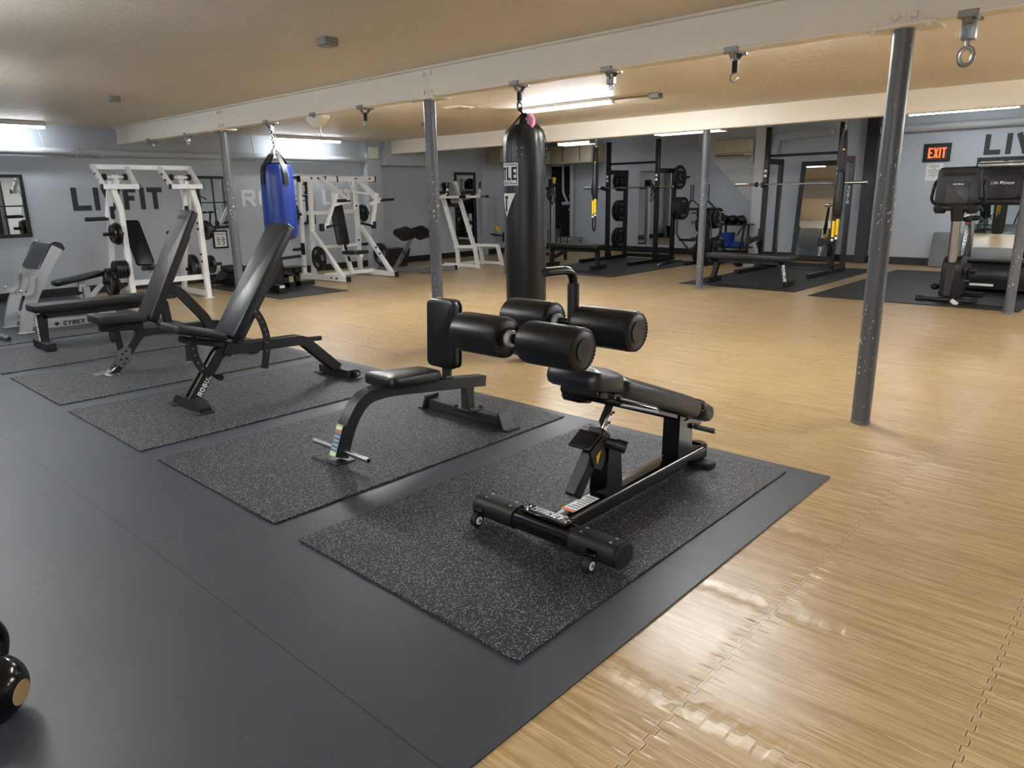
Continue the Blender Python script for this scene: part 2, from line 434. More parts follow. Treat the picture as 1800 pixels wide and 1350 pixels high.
# ================================================================== THE SETTING
at((0, 0, 0))
WY, WX = 12.2, 14.9
struct(MB().bx(-3.6, 15.0, -6.6, 12.3, -0.1, 0.0), 'floor', WOOD)
struct(MB().bx(-3.5, 3.457, 1.075, WY, 0.0005, 0.008, 0.002), 'floor_rubber', RFLOOR)
struct(MB().bx(-3.6, 9.56, -6.6, 12.3, 2.44, 2.8), 'ceiling', CEIL)
struct(MB().bx(9.56, 15.0, -6.6, 12.3, 2.66, 2.8), 'ceiling_far', CEIL)
wl = struct(MB().bx(-3.6, 15.0, WY, WY+0.1, 0, 2.8), 'wall_left', WALL)
wf = struct(MB().bx(WX, WX+0.1, -6.6, 12.3, 0, 2.8), 'wall_far', WALL)
struct(MB().bx(-3.6, 15.0, -6.6, -6.5, 0, 2.8), 'wall_right', WALL)
struct(MB().bx(-3.6, -3.5, -6.6, 12.3, 0, 2.8), 'wall_near', WALL)
b = MB(); b.bx(-3.5, 8.95, WY-0.012, WY, 0.0, 0.125, 0.003); b.bx(9.3, 12.25, WY-0.012, WY, 0.0, 0.125, 0.003); b.bx(12.4, 14.9, WY-0.012, WY, 0.0, 0.125, 0.003)
struct(b, 'baseboard_left', BASEB)
struct(MB().bx(WX-0.012, WX, -6.5, 11.7, 0.0, 0.135, 0.003), 'baseboard_far', BASEB)
struct(MB().bx(8.95, 9.3, 12.02, WY, 0, 2.44), 'trim_1', WALL)                       # pilaster
struct(MB().bx(9.3, 10.55, 11.88, WY, 1.98, 2.66), 'trim_2', WALL)                   # soffit over the dim end of the left wall
struct(MB().bx(12.25, 12.4, 12.1, WY, 0, 2.2, 0.01), 'trim_3', WALL)
struct(MB().bx(14.6, WX, 6.44, 6.65, 0, 2.66), 'trim_4', mat('pale_grey_post_paint', C(208, 210, 212), 0.5))
struct(MB().bx(14.74, WX, 4.38, 4.58, 0, 2.66, 0.004), 'trim_5', mat('black_corner_paint', C(30, 31, 35), 0.45))
m = Mx(((0, 0, 1, 14.72), (1, 0, 0, 0), (0, 1, 0, 0), (0, 0, 0, 1)))                # (y, z) polygon extruded along x
struct(MB().prism([(8.0, 2.36), (6.65, 1.06), (6.65, 2.655), (8.0, 2.655)], 0.175, m), 'trim_6', mat('stair_soffit_paint', C(196, 198, 198), 0.55))
# painted words on the left wall
lw = MB()
def wallword(mb, items, z, h, st):
    M0 = lambda x: frame((x, WY-0.001, z), (1, 0, 0), (0, 0, 1))      # z axis = -y : into the room
    for ch, x, w_ in items: letters(mb, ch, M0(x), h, w_, 0, st, 0.003)
wallword(lw, [('L', 3.70, .25), ('I', 4.00, .075), ('V', 4.12, .27), ('F', 4.42, .19), ('I', 4.665, .075), ('T', 4.78, .235)], 1.235, 0.335, 0.075)
lw.build('painted_black_lettering', mat('faded_black_wall_paint', C(46, 48, 52), 0.6, var=0.5, vs=60), wl)
lw = MB(); wallword(lw, [('R', 6.36, .26), ('O', 6.68, .26), ('L', 8.0, .16), ('I', 8.2, .062), ('F', 8.3, .16), ('T', 8.49, .21)], 1.235, 0.29, 0.062)
lw.build('painted_white_lettering', mat('white_wall_paint', C(226, 230, 236), 0.6), wl)
lw = MB()
for ch, y, w_ in (('L', 2.71, .24), ('I', 2.40, .085), ('V', 2.26, .27), ('F', 1.90, .22), ('I', 1.62, .085), ('T', 1.48, .25)):
    letters(lw, ch, frame((WX-0.001, y, 1.9), (0, -1, 0), (0, 0, 1)), 0.335, w_, 0, 0.08, 0.004)
lw.build('painted_black_lettering', MATS['faded_black_wall_paint'], wf)

# ------------------------------------------------------------------ steel beams and their columns
def steel_beam(x, label, y0, y1, joints):
    t = thing('steel_beam', label, 'beam', (x, (y0+y1)/2, 2.2))
    w_ = MB(); w_.bx(x-0.012, x+0.012, y0, y1, 2.2, 2.44); w_.build('web', CREAM, t)
    w_ = MB(); w_.bx(x-0.06, x+0.06, y0, y1, 2.19, 2.206, 0.003); w_.build('bottom_flange', CREAM, t)
    w_ = MB(); w_.bx(x-0.06, x+0.06, y0, y1, 2.424, 2.44, 0.003); w_.build('top_flange', CREAM, t)
    for y in joints:
        w_ = MB(); w_.bx(x-0.1, x+0.1, y-0.17, y+0.17, 2.174, 2.19, 0.003)
        w_.bx(x-0.016, x+0.016, y-0.004, y+0.004, 2.206, 2.424)
        w_.build('splice_plate', CREAM, t)
        for sy in (-0.045, 0.045):
            for z in (2.24, 2.39):
                w_ = MB(); w_.box((x-0.022, y+sy, z), (0.02, 0.034, 0.034), Mx.Rotation(0.5+sy*9, 3, 'X'), 0.003); w_.build('bolt', CREAM, t)
        for sy in (-0.13, 0.13):
            w_ = MB(); w_.tube((x-0.075, y+sy, 2.16), (x-0.075, y+sy, 2.2), 0.018, n=6); w_.build('bolt', CREAM, t)
    return t
steel_beam(4.465, 'cream I-beam with hanging bag hooks under it, nearer of the two beams', -6.5, WY, (1.252, 5.04, 8.85))
t = thing('boxed_beam', 'plain cream boxed-in beam, further of the two beams across the ceiling', 'beam', (9.545, 3, 2.2))
MB().bx(9.47, 9.62, -6.5, WY, 2.2, 2.66, 0.004).build('casing', CREAM, t)
MB().bx(9.465, 9.625, -6.5, WY, 2.19, 2.2, 0.003).build('lower_edge', CREAM, t)
def column(x, y, r, label, top=2.174):
    at((x, y, 0))
    mb = MB(); mb.lathe([(r, 0), (r, top)], Mx.Translation((x, y, 0)), 32)
    o = tag(mb.build('steel_column', CHIP), label, 'column', 'steel columns under the beams')
    f = MB(); f.lathe([(r+0.004, 0.0), (r+0.004, 0.012), (r, 0.02)], Mx.Translation((x, y, 0)), 32)
    f.build('foot_ring', GREYP, o)
    return o
column(4.465, 1.252, 0.053, 'thick chipped grey column standing on the wood floor near the right foreground')
column(4.465, 5.04, 0.053, 'chipped grey column behind the upright bench, left of the black heavy bag')
column(4.465, 8.85, 0.053, 'chipped grey column beside the blue heavy bag at the left')
column(9.545, 5.06, 0.05, 'plain grey column in front of the plate tree under the further beam', 2.19)
column(9.545, 1.28, 0.05, 'grey column at the far right in front of the treadmill', 2.19)
column(9.545, 8.85, 0.05, 'grey column just left of the black heavy bag, mostly hidden by it', 2.19)

# ------------------------------------------------------------------ fluorescent lights
def strip_light(x, y, z, L, along, label, lit=LIT, wd=0.07, hd=0.03, ceil=2.44):
    t = thing('fluorescent_light', label, 'light', (x, y, ceil), 'fluorescent ceiling lights')
    dx, dy = (L, wd) if along == 'x' else (wd, L)
    ox, oy = (0, .03) if along == 'x' else (.03, 0)
    MB().bx(x-dx/2-ox, x+dx/2+ox, y-dy/2-oy, y+dy/2+oy, z+hd, ceil, 0.004).build('housing', WHITEP, t)
    ix, iy = (0.01, 0.006) if along == 'x' else (0.006, 0.01)
    MB().bx(x-dx/2+ix, x+dx/2-ix, y-dy/2+iy, y+dy/2-iy, z, z+hd, 0.012, 2).build('diffuser', lit, t)
    for s in (-1, 1):
        cx, cy = (x+s*(dx/2-0.004), y) if along == 'x' else (x, y+s*(dy/2-0.004))
        MB().box((cx, cy, z+hd/2), (0.012, wd, hd+0.004) if along == 'x' else (wd, 0.012, hd+0.004), None, 0.003).build('end_cap', WHITEP, t)
    return t
strip_light(7.55, 11.85, 2.35, 1.38, 'x', 'lit white strip light above the blue bag along the left wall')
strip_light(2.72, 11.85, 2.35, 1.38, 'x', 'lit white strip light at the far left above the grey wall pipe')
strip_light(7.36, 5.82, 2.375, 1.42, 'y', 'lit white strip light behind the top of the black heavy bag', LITC)
strip_light(13.4, 2.8, 2.50, 1.5, 'y', 'thin lit strip light above the EXIT sign under the far ceiling', LITR, ceil=2.66)
strip_light(12.35, 6.88, 2.40, 1.34, 'y', 'wide dim boxed light above the plate tree beyond the further beam', DIM, 0.3, 0.05, 2.66)
strip_light(13.6, 10.4, 2.44, 0.9, 'y', 'dim boxed light near the ductwork at the far left corner', DIM, 0.3, 0.05, 2.66)
# unseen twin-tube lamps; bare hung form added to throw more light on the ceiling
def hanging_tubes(x, y, L, along, where, zc=2.44, drop=.30):
    t = thing('unseen_tube_lamp', 'twin-tube lamp out of sight, '+where, 'light', (x, y, zc), 'hanging tube lamps outside the picture')
    d = V((1, 0, 0)) if along == 'x' else V((0, 1, 0)); s = V((-d.y, d.x, 0)); c = V((x, y, zc-drop))
    MB().bar(c-d*L/2, c+d*L/2, .05, .035).build('spine', WHITEP, t)
    for k_ in (-1, 1):
        MB().tube(c-d*(L/2-.05)+s*.075*k_+V((0, 0, -.01)), c+d*(L/2-.05)+s*.075*k_+V((0, 0, -.01)), .02, n=12).build('tube', TUBE, t)
        MB().box(c+d*(L/2-.03)*k_, (.03, .2, .05) if along == 'x' else (.2, .03, .05), None, .004).build('end_holder', WHITEP, t)
        q = MB(); chain(q, c+d*(L*.4)*k_+V((0, 0, .015)), c+d*(L*.4)*k_+V((0, 0, drop)), .012, .003); q.build('chain', STEEL, t)
for x, y, al, wh_, z_ in ((0.4, 4.7, 'y', 'left of the row of benches', 2.44), (0.9, 8.0, 'y', 'near the far end of the left wall', 2.44), (-0.9, -1.2, 'y', 'added as fill over the near edge of the black rubber floor', 2.44),  # last one on this line is an added fill lamp
        (7.36, -1.25, 'y', 'added for the wood floor, in line with the lamp behind the black bag', 2.44), (8.0, -4.4, 'y', 'over the wood floor to the right', 2.44), (9.0, -1.6, 'y', 'over the middle of the wood floor to the right', 2.44), (12.6, -2.4, 'y', 'near the far wall to the right', 2.66), (-2.2, 0.5, 'y', 'by the near wall', 2.44)):  # first one is added to brighten the right of the wood floor
    hanging_tubes(x, y, 1.5, al, wh_, z_)
hanging_tubes(5.15, 2.5, 1.5, 'y', 'tucked behind the nearer beam above the wood floor', 2.44, .06)
hanging_tubes(5.15, 7.2, 1.5, 'y', 'added behind the nearer beam to brighten the far wood floor', 2.44, .06)  # added lamp, hidden by the beam, lighting the far wood floor
# junction boxes, conduits, vent
def junction(x, y, z, lx, ly, label):
    at((x, y, z)); mb = MB(); mb.bx(x-lx/2, x+lx/2, y-ly/2, y+ly/2, z-0.05, z, 0.004)
    o = solo(mb, 'junction_box', GALV, label, 'electrical box', 'grey ceiling junction boxes')
    mb = MB(); mb.bx(x-lx/2+0.006, x+lx/2-0.006, y-ly/2+0.006, y+ly/2-0.006, z-0.055, z-0.05, 0.002); mb.build('cover_plate', GALV, o)
    for s in (-1, 1):
        mb = MB(); mb.tube((x, y+s*ly*0.3, z-0.058), (x, y+s*ly*0.3, z-0.054), 0.006, n=8); mb.build('screw', STEEL, o)
junction(3.17, 4.62, 2.44, .11, .11, 'grey metal junction box on the tan ceiling, nearest of the boxes')
junction(3.16, 8.59, 2.44, .11, .11, 'small grey junction box on the ceiling above the white machine at left')
junction(7.45, 4.60, 2.44, .11, .12, 'grey junction box at the end of the conduit beside the strip light')
junction(7.55, 8.63, 2.44, .1, .1, 'grey junction box on the ceiling left of the second column')
at((7.4, 4.85, 2.42)); solo(MB().path([(7.36, 5.13, 2.415), (7.40, 4.95, 2.42), (7.45, 4.66, 2.42)], 0.011), 'conduit', GALV, 'thin metal conduit from the strip light to the junction box', 'conduit')
at((5.8, 9.8, 2.42)); solo(MB().path([(4.55, 9.2, 2.425), (5.9, 10.4, 2.425), (6.85, 11.8, 2.40)], 0.012), 'conduit', GALV, 'dark conduit across the ceiling to the strip light by the blue bag', 'conduit')
t = thing('ceiling_vent', 'small square grille set in the ceiling right of the second column', 'vent', (6.64, 6.96, 2.44))
MB().bx(6.5, 6.78, 6.8, 7.12, 2.43, 2.44, 0.003).build('vent_frame', BEIGE, t)
g = MB()
for i in range(7): g.bx(6.53+i*0.034, 6.548+i*0.034, 6.83, 7.09, 2.424, 2.432)
g.build('vent_slats', BEIGE, t)

# ------------------------------------------------------------------ hooks under the nearer beam
def beam_hook(y, label, kind='spring', x=4.465):
    z = 2.19
    t = thing('beam_hook', label, 'hook', (x, y, z), 'bag hooks clamped under the beam')
    c = MB()
    for s in (-1, 1):
        c.bx(x+s*0.062-0.012, x+s*0.062+0.012, y-0.045, y+0.045, z-0.014, z+0.022, 0.003)
        c.bar((x+s*0.06, y, z-0.008), (x+s*0.016, y, z-0.05), 0.04, 0.008)
    c.bx(x-0.08, x+0.08, y-0.035, y+0.035, z-0.012, z-0.002, 0.002)
    c.build('clamp', GALV, t)
    MB().tube((x-0.04, y, z-0.048), (x+0.04, y, z-0.048), 0.008, n=8).build('bolt', STEEL, t)
    b = MB()
    if kind == 'spring':
        b.tube((x, y, z-0.04), (x, y, z-0.115), 0.019, n=14); b.build('spring_sleeve', RUB, t)
        h = MB(); h.path([(x, y+0.026*math.sin(a)-0.0, z-0.145+0.026*math.cos(a)) for a in [i*0.45 for i in range(-1, 11)]], 0.006, 8); h.build('hook', STEEL, t)
    elif kind == 'eye':
        b.bx(x-0.03, x+0.03, y-0.035, y+0.035, z-0.11, z-0.004, 0.012, 2); b.tube((x, y, z-0.1), (x, y, z-0.15), 0.012); b.build('swivel_body', GALV, t)
        h = MB(); h.path([(x, y+0.032*math.sin(a), z-0.185+0.042*math.cos(a)) for a in [i*2*PI/18 for i in range(18)]], 0.012, 8, closed=True); h.build('eye_ring', STEEL, t)
    elif kind == 'stub':
        b.bx(x-0.02, x+0.02, y-0.03, y+0.03, z-0.09, z-0.04, 0.006); b.build('swivel_body', GALV, t)
        h = MB(); h.path([(x, y+0.016*math.sin(a), z-0.105+0.016*math.cos(a)) for a in [i*2*PI/12 for i in range(12)]], 0.005, 8, closed=True); h.build('eye_ring', STEEL, t)
    elif kind == 'block':
        b.prism([(-0.15, 0), (0.15, 0), (0.15, -0.045), (0.02, -0.12), (-0.04, -0.10), (-0.15, -0.03)], 0.09, frame((x-0.045, y, z-0.004), (0, 1, 0), (0, 0, 1))); b.build('hanger_block', CREAM, t)
        h = MB(); h.path([(x, y-0.03, z-0.1), (x, y-0.03, z-0.17), (x, y-0.05, z-0.21)], 0.006, 8); h.build('hook', GALV, t)
    return t
beam_hook(10.95, 'small hook clamp under the beam, furthest left of the hooks', 'stub')
beam_hook(9.81, 'hook clamp under the beam just left of the left column', 'stub')
beam_hook(7.72, 'beam clamp holding the chain of the blue heavy bag', 'stub')
beam_hook(6.78, 'cream wedge-shaped hanger block with a wire hook under the beam', 'block')
beam_hook(5.97, 'empty spring hook under the beam left of the middle column')
beam_hook(3.985, 'spring hook holding up the black heavy bag')
beam_hook(3.12, 'short eye clamp under the beam right of the black bag', 'stub')
beam_hook(2.2, 'empty black spring hook under the beam left of the big right column')
beam_hook(0.95, 'heavy ring swivel under the beam at the top right corner', 'eye')

# ------------------------------------------------------------------ pipes and fittings on the left wall
t = thing('wall_pipe', 'long grey painted pipe running along the top of the left wall', 'pipe', (2.7, 12.08, 2.06))
MB().tube((-3.5, 12.08, 2.05), (8.95, 12.08, 2.075), 0.052, n=20).build('pipe_run', PIPE, t)
for x, r, l in ((4.14, .075, .05), (4.19, .066, .1), (3.82, .064, .04), (3.88, .064, .05)):
    MB().tube((x-l/2, 12.08, 2.063), (x+l/2, 12.08, 2.063), r, n=20).build('coupling', PIPE, t)
for x in (3.42, 6.62):
    h = MB(); h.tube((x-0.02, 12.08, 2.063), (x+0.02, 12.08, 2.063), 0.057, n=20); h.tube((x, 12.08, 2.11), (x-0.05, 12.05, 2.43), 0.007, n=8); h.build('hanger', PIPE, t)
at((9.12, 12.0, 2.2)); o = solo(MB().bx(8.99, 9.2, 11.95, 12.02, 2.1, 2.32, 0.006), 'switch_box', WHITEP, 'white electrical box on the pilaster at the end of the wall pipe', 'electrical box')
MB().bx(9.0, 9.19, 11.942, 11.95, 2.205, 2.31, 0.003).build('cover', WHITEP, o)
MB().bx(8.9, 8.99, 11.97, 12.02, 2.1, 2.2, 0.006).build('side_box', WHITEP, o)
at((9.84, 12.19, .5))
o = solo(MB().bx(9.9, 9.98, 12.188, 12.2, 0.44, 0.56, 0.003), 'power_outlet', WHITEP, 'white double socket low on the dim end of the left wall', 'outlet')
for z in (0.475, 0.525):
    mb = MB(); mb.bx(9.922, 9.958, 12.184, 12.189, z-0.016, z+0.016, 0.004); mb.build('socket', mat('socket_grey', C(150, 150, 150), 0.5), o) if 'socket_grey' not in MATS else mb.build('socket', MATS['socket_grey'], o)

def pane_mirror(x0, x1, z0, z1, label):
    y = WY
    t = thing('wall_mirror', label, 'mirror', ((x0+x1)/2, y, (z0+z1)/2), 'window-style mirrors on the left wall')
    MB().bx(x0+0.02, x1-0.02, y-0.012, y-0.004, z0+0.02, z1-0.02).build('mirror_pane', MIRROR, t)
    f = MB(); e = 0.045
    f.bx(x0, x1, y-0.035, y, z0, z0+e, 0.004); f.bx(x0, x1, y-0.035, y, z1-e, z1, 0.004)
    f.bx(x0, x0+e, y-0.035, y, z0+e, z1-e, 0.004); f.bx(x1-e, x1, y-0.035, y, z0+e, z1-e, 0.004); f.build('frame', MATTE, t)
    g = MB(); xm = (x0+x1)/2; zm = (z0+z1)/2
    g.bx(xm-0.009, xm+0.009, y-0.026, y-0.004, z0+e, z1-e); g.bx(x0+e, x1-e, y-0.026, y-0.004, zm-0.009, zm+0.009); g.build('glazing_bar', MATTE, t)
pane_mirror(2.55, 3.11, .89, 1.75, 'black framed four-pane mirror at the left edge of the picture')
pane_mirror(5.58, 6.13, .89, 1.75, 'black framed four-pane mirror between the white machine and the left column')
pane_mirror(7.24, 7.79, .89, 1.76, 'black framed four-pane mirror right of the blue bag behind a white machine')
t = thing('framed_notice', 'small black framed exercise notice on the wall below a mirror', 'picture', (5.9, WY, .7))
MB().bx(5.76, 6.02, WY-0.02, WY, .555, .855, 0.003).build('frame', BLACK, t)
MB().bx(5.785, 5.995, WY-0.023, WY-0.019, .58, .83).build('paper', PAPER, t)
p = MB()
p.bx(5.80, 5.98, WY-0.025, WY-0.022, .79, .797)
for cx in (5.84, 5.93):
    M = frame((cx, WY-0.0225, .69), (1, 0, 0), (0, 0, 1))
    p.prism([(0.012*math.cos(a*PI/4), 0.045+0.012*math.sin(a*PI/4)) for a in range(8)], 0.002, M)
    for q0, q1 in (((0, .03), (-.01, -.02)), ((-.01, -.02), (.02, -.03)), ((.02, -.03), (.015, -.07)), ((0, .02), (.03, 0)), ((.03, 0), (.035, .03)), ((-.02, -.07), (.03, -.07))):
        d = (V((q1[0]-q0[0], q1[1]-q0[1]))).normalized(); n = V((-d.y, d.x))*0.005
        p.prism([(q0[0]-n.x, q0[1]-n.y), (q1[0]-n.x, q1[1]-n.y), (q1[0]+n.x, q1[1]+n.y), (q0[0]+n.x, q0[1]+n.y)], 0.002, M)
p.build('printed_figures', INK, t)
t = thing('tall_mirror', 'tall narrow black framed mirror on the dim left wall behind the white dip tower', 'mirror', (11.78, WY, 1.07))
MB().bx(11.48, 12.06, WY-0.012, WY-0.004, .3, 1.84).build('mirror_pane', MIRROR, t)
f = MB(); f.bx(11.44, 11.5, WY-0.03, WY, .25, 1.88, 0.004); f.bx(12.04, 12.1, WY-0.03, WY, .25, 1.88, 0.004); f.bx(11.5, 12.04, WY-0.03, WY, .25, .31, 0.004); f.bx(11.5, 12.04, WY-0.03, WY, 1.82, 1.88, 0.004)
f.build('frame', MATTE, t)

# ------------------------------------------------------------------ far wall fittings
t = thing('exit_sign', 'black EXIT sign with lit red letters on the far right wall', 'sign', (WX, 3.41, 1.98))
MB().bx(WX-0.03, WX, 3.2, 3.63, 1.82, 2.13, 0.004).build('sign_panel', SATIN, t)
l = MB(); letters(l, 'EXIT', frame((WX-0.031, 3.545, 1.885), (0, -1, 0), (0, 0, 1)), 0.17, 0.068, 0.016, 0.024, 0.003); l.build('sign_letters', EXITM, t)
f = MB()
for a in ((3.555, 3.55, 1.865, 2.075), (3.27, 3.265, 1.865, 2.075), (3.555, 3.265, 1.865, 1.869), (3.555, 3.265, 2.071, 2.075)): f.bx(WX-0.032, WX-0.029, *a)
f.build('outline', MATS['grey_paint'], t)
at((WX, 3.42, 1.66)); o = solo(MB().bx(WX-0.004, WX-0.001, 3.29, 3.56, 1.50, 1.79), 'paper_notice', PAPER, 'white printed sheet taped to the wall below the EXIT sign', 'notice')
p = MB()
for i, wd in enumerate((.16, .14, .06, .17, .18, .1, .17, .05)): p.bx(WX-0.006, WX-0.0035, 3.425-wd/2, 3.425+wd/2, 1.755-i*0.028, 1.762-i*0.028)
p.build('printed_lines', INK, o)
t = thing('ceiling_pipe', 'thick grey pipe running along the top of the far right wall', 'pipe', (14.76, 1, 2.46))
MB().tube((14.76, -6.5, 2.44), (14.76, 4.34, 2.40), 0.066, n=20).build('pipe_run', PIPE, t)
MB().tube((14.76, 0.3, 2.417), (14.76, 0.5, 2.416), 0.08, n=20).build('coupling', PIPE, t)
t = thing('line_set_cover', 'pale angled duct cover elbowing down the far wall between the rack posts', 'pipe cover', (14.84, 5.8, 2.4))
c = MB(); c.rpath([(14.84, 5.27, 2.44), (14.84, 6.3, 2.40), (14.84, 6.34, 2.0)], 0.09, 0.13, (1, 0, 0), 0.12); c.build('channel', PIPE, t)
MB().box((14.835, 5.5, 2.435), (0.1, 0.05, 0.14), None, 0.004).build('joint_clip', PIPE, t)
MB().ball((14.83, 5.27, 2.44), 0.068, 0.6, 1, 1).build('end_cap', PIPE, t)
t = thing('air_conditioner', 'beige wall-mounted air conditioner above the diagonal stair soffit', 'air conditioner', (14.72, 7.08, 2.08))
MB().bx(14.5, 14.72, 6.67, 7.5, 2.13, 2.40, 0.02, 3).build('body', BEIGE, t)
MB().bx(14.52, 14.72, 6.67, 7.5, 2.075, 2.128, 0.012, 2).build('lower_casing', BEIGE, t)
MB().bx(14.513, 14.53, 6.84, 7.46, 2.082, 2.098).build('air_slot', DARK, t)
MB().bx(14.6, 14.72, 6.67, 6.75, 1.94, 2.07, 0.01).build('pipe_box', PIPE, t)
t = thing('duct_box', 'beige painted ductwork box with seams in the far left corner of the ceiling', 'duct', (14.6, 11.4, 2.3))
MB().bx(14.35, 14.895, 10.55, 12.19, 2.12, 2.5, 0.004).build('duct_body', DUCT, t)
MB().bx(14.3, 14.895, 10.52, 12.19, 2.09, 2.12, 0.004).build('duct_flange', DUCT, t)
for y in (10.9, 11.42): MB().bx(14.342, 14.352, y-0.012, y+0.012, 2.13, 2.49).build('duct_seam', mat('seam_dark', C(92, 86, 74), 0.6) if 'seam_dark' not in MATS else MATS['seam_dark'], t)
at((13.6, 12.0, 2.2)); solo(MB().bx(12.5, 14.28, 11.75, 12.19, 2.1, 2.4, 0.004), 'duct_run', DUCT, 'beige duct along the dim left wall behind the black bag', 'duct')
t = thing('drain_pipe', 'thick grey vertical drain pipe with couplings in the far left corner', 'pipe', (14.8, 11.5, 0))
MB().tube((14.8, 11.48, 0), (14.8, 11.48, 2.1), 0.055, n=20).build('pipe_run', PIPE, t)
for z, h in ((1.32, .06), (.98, .05)): MB().tube((14.8, 11.48, z-h/2), (14.8, 11.48, z+h/2), 0.07, n=20).build('coupling', PIPE, t)
MB().tube((14.8, 11.5, 1.14), (14.8, 11.77, 1.14), 0.045, n=16).build('branch_pipe', PIPE, t)
at((14.8, 11.74, 1.2)); solo(MB().path([(14.8, 11.76, 2.1), (14.8, 11.76, 1.4), (14.8, 11.6, 1.14)], 0.03, 12, 0.1), 'vent_pipe', PIPE, 'thin grey pipe joining the thick drain pipe', 'pipe')
at((WX, 11.9, 0)); d = struct(MB().bx(WX-0.03, WX, 11.55, 12.19, 0.0, 2.05, 0.004), 'door_dark_opening', DARK)  # dark panel standing in for the unlit closet opening
MB().tube((WX-0.06, 11.62, 1.0), (WX-0.03, 11.62, 1.0), 0.02).build('door_knob', STEEL, d)
t = thing('leaning_mirror', 'tall black framed mirror leaning on the far wall behind the right rack', 'mirror', (14.55, 5.33, 0))
Lm = frame((14.64, 5.33, 0.02), (0, -1, 0), (0.10, 0, 1))      # x to the right, y up the mirror, z towards... set below
def lbx(x0, x1, y0, y1, z0, z1, bev=0.004): 
    mb = MB(); mb.box((0, 0, 0), (1, 1, 1)); 
    mb.v = [Lm @ V((x0+(p.x+0.5)*(x1-x0)+mb.o.x*0, y0+(p.y+0.5)*(y1-y0), z0+(p.z+0.5)*(z1-z0))) for p in mb.v]; return mb
lbx(-.33, .33, .08, 1.82, 0.016, 0.024).build('mirror_pane', MIRROR, t)
f = MB()
for a in ((-.42, -.33, 0, 1.9), (.33, .42, 0, 1.9), (-.33, .33, 0, .09), (-.33, .33, 1.81, 1.9)):
    q = lbx(*a, 0.0, 0.04); f.add(q.v, q.f)
f.build('frame', MATTE, t)
at((WX, 9.05, 1.0)); solo(MB().bx(WX-0.008, WX-0.001, 8.57, 9.56, .19, 1.86, 0.002), 'frameless_mirror', MIRROR, 'frameless mirror on the far wall behind the left rack', 'mirror')
t = thing('mirror_panel', 'wide dark framed mirror on the far right wall behind the treadmill', 'mirror', (WX, 2.1, 1.0))
MB().bx(WX-0.012, WX-0.004, 1.5, 2.72, .2, 1.80).build('mirror_pane', MIRROR, t)
f = MB()
for a in ((1.44, 1.5, .14, 1.86), (2.72, 2.78, .14, 1.86), (1.5, 2.72, .14, .2), (1.5, 2.72, 1.80, 1.86)): f.bx(WX-0.04, WX, *a, 0.004)
f.build('frame', MATTE, t)
at((14.6, 3.05, 0)); M = frame((14.62, 3.05, 0.0), (0, 1, 0), (0.25, 0, 1))
o = solo(MB().pad(.46, .62, .03, M @ Mx.Translation((0, .32, 0)), .05, .006), 'wall_board', GREYP, 'grey rounded board leaning on the wall behind the exercise bike', 'panel')
MB().ball((M @ V((-.02, .32, .03))), 0.014).build('peg', PRINT, o)

# ================================================================== RUBBER MATS UNDER THE BENCHES
MT = 0.018
def mat_slab(x0, x1, y0, y1, z0, z1, m, label, cat='mat', group=None, name='rubber_mat'):
    at(((x0+x1)/2, (y0+y1)/2, z0))
    return solo(MB().bx(x0, x1, y0, y1, z0, z1, 0.003), name, m, label, cat, group)
for i, (y0, lb) in enumerate(((1.258, 'speckled rubber mat under the decline crunch bench, nearest of the row'), (2.672, 'speckled rubber mat under the small upright utility bench'),
        (4.085, 'speckled rubber mat under the nearer adjustable bench'), (5.505, 'speckled rubber mat under the further adjustable bench'),
        (6.92, 'speckled rubber mat under the flat bench with white side lettering'), (8.36, 'speckled rubber mat under the silver preacher bench'))):
    x0, x1 = (1.372, 3.365)
    mat_slab(x0+0.01*(i % 2), x1+0.008*((i*2) % 3), y0, y0+1.205, 0.008, MT, SPECK, lb, group='speckled mats under the row of benches')
mat_slab(5.2, 6.34, 9.18, 11.5, 0.0005, 0.01, DMAT, 'plain dark mat under the black plate-loaded machine by the left wall')
mat_slab(10.05, 13.4, 6.95, 8.95, 0.0005, 0.01, DMAT, 'plain dark mat under the left squat rack')
mat_slab(9.95, 13.6, 3.82, 5.62, 0.0005, 0.01, DMAT, 'plain dark mat under the right squat rack')
mat_slab(9.72, 13.8, 1.2, 3.55, 0.0005, 0.01, DMAT, 'plain dark mat beside the exercise bike below the EXIT sign')

# ================================================================== DECLINE CRUNCH BENCH (foreground)
YC = 1.66
t = thing('decline_bench', 'glossy black decline crunch bench with four foam rollers, nearest of the row of benches', 'exercise bench', (2.6, YC, MT))
c = MB(); c.sweep([(2.0, 1.325, .088), (2.0, 2.005, .088)], [(a, b) for a, b in rrect(.105, .084, .038)], (1, 0, 0)); c.build('front_crossbar', BLACK, t)
for y0, y1, ye in ((1.315, 1.52, 1.30), (1.81, 2.015, 2.03)):
    c = MB(); c.sweep([(2.0, y0, .089), (2.0, y1, .089)], rrect(.115, .092, .04), (1, 0, 0)); s = c.build('end_cover', MATTE, t)
    c = MB(); c.sweep([(2.0, min(ye, y0 if ye < y0 else y1), .088), (2.0, max(ye, y0 if ye < y0 else y1), .088)], rrect(.108, .086, .04), (1, 0, 0)); c.build('end_cap', RUB, t)
    for yy in (y0+.035, y1-.035):
        for xx in (1.982, 2.022):
            r_ = MB(); r_.ball((xx, yy, .135), .006, 1, 1, .5, 8); r_.build('rivet', STEEL, s)
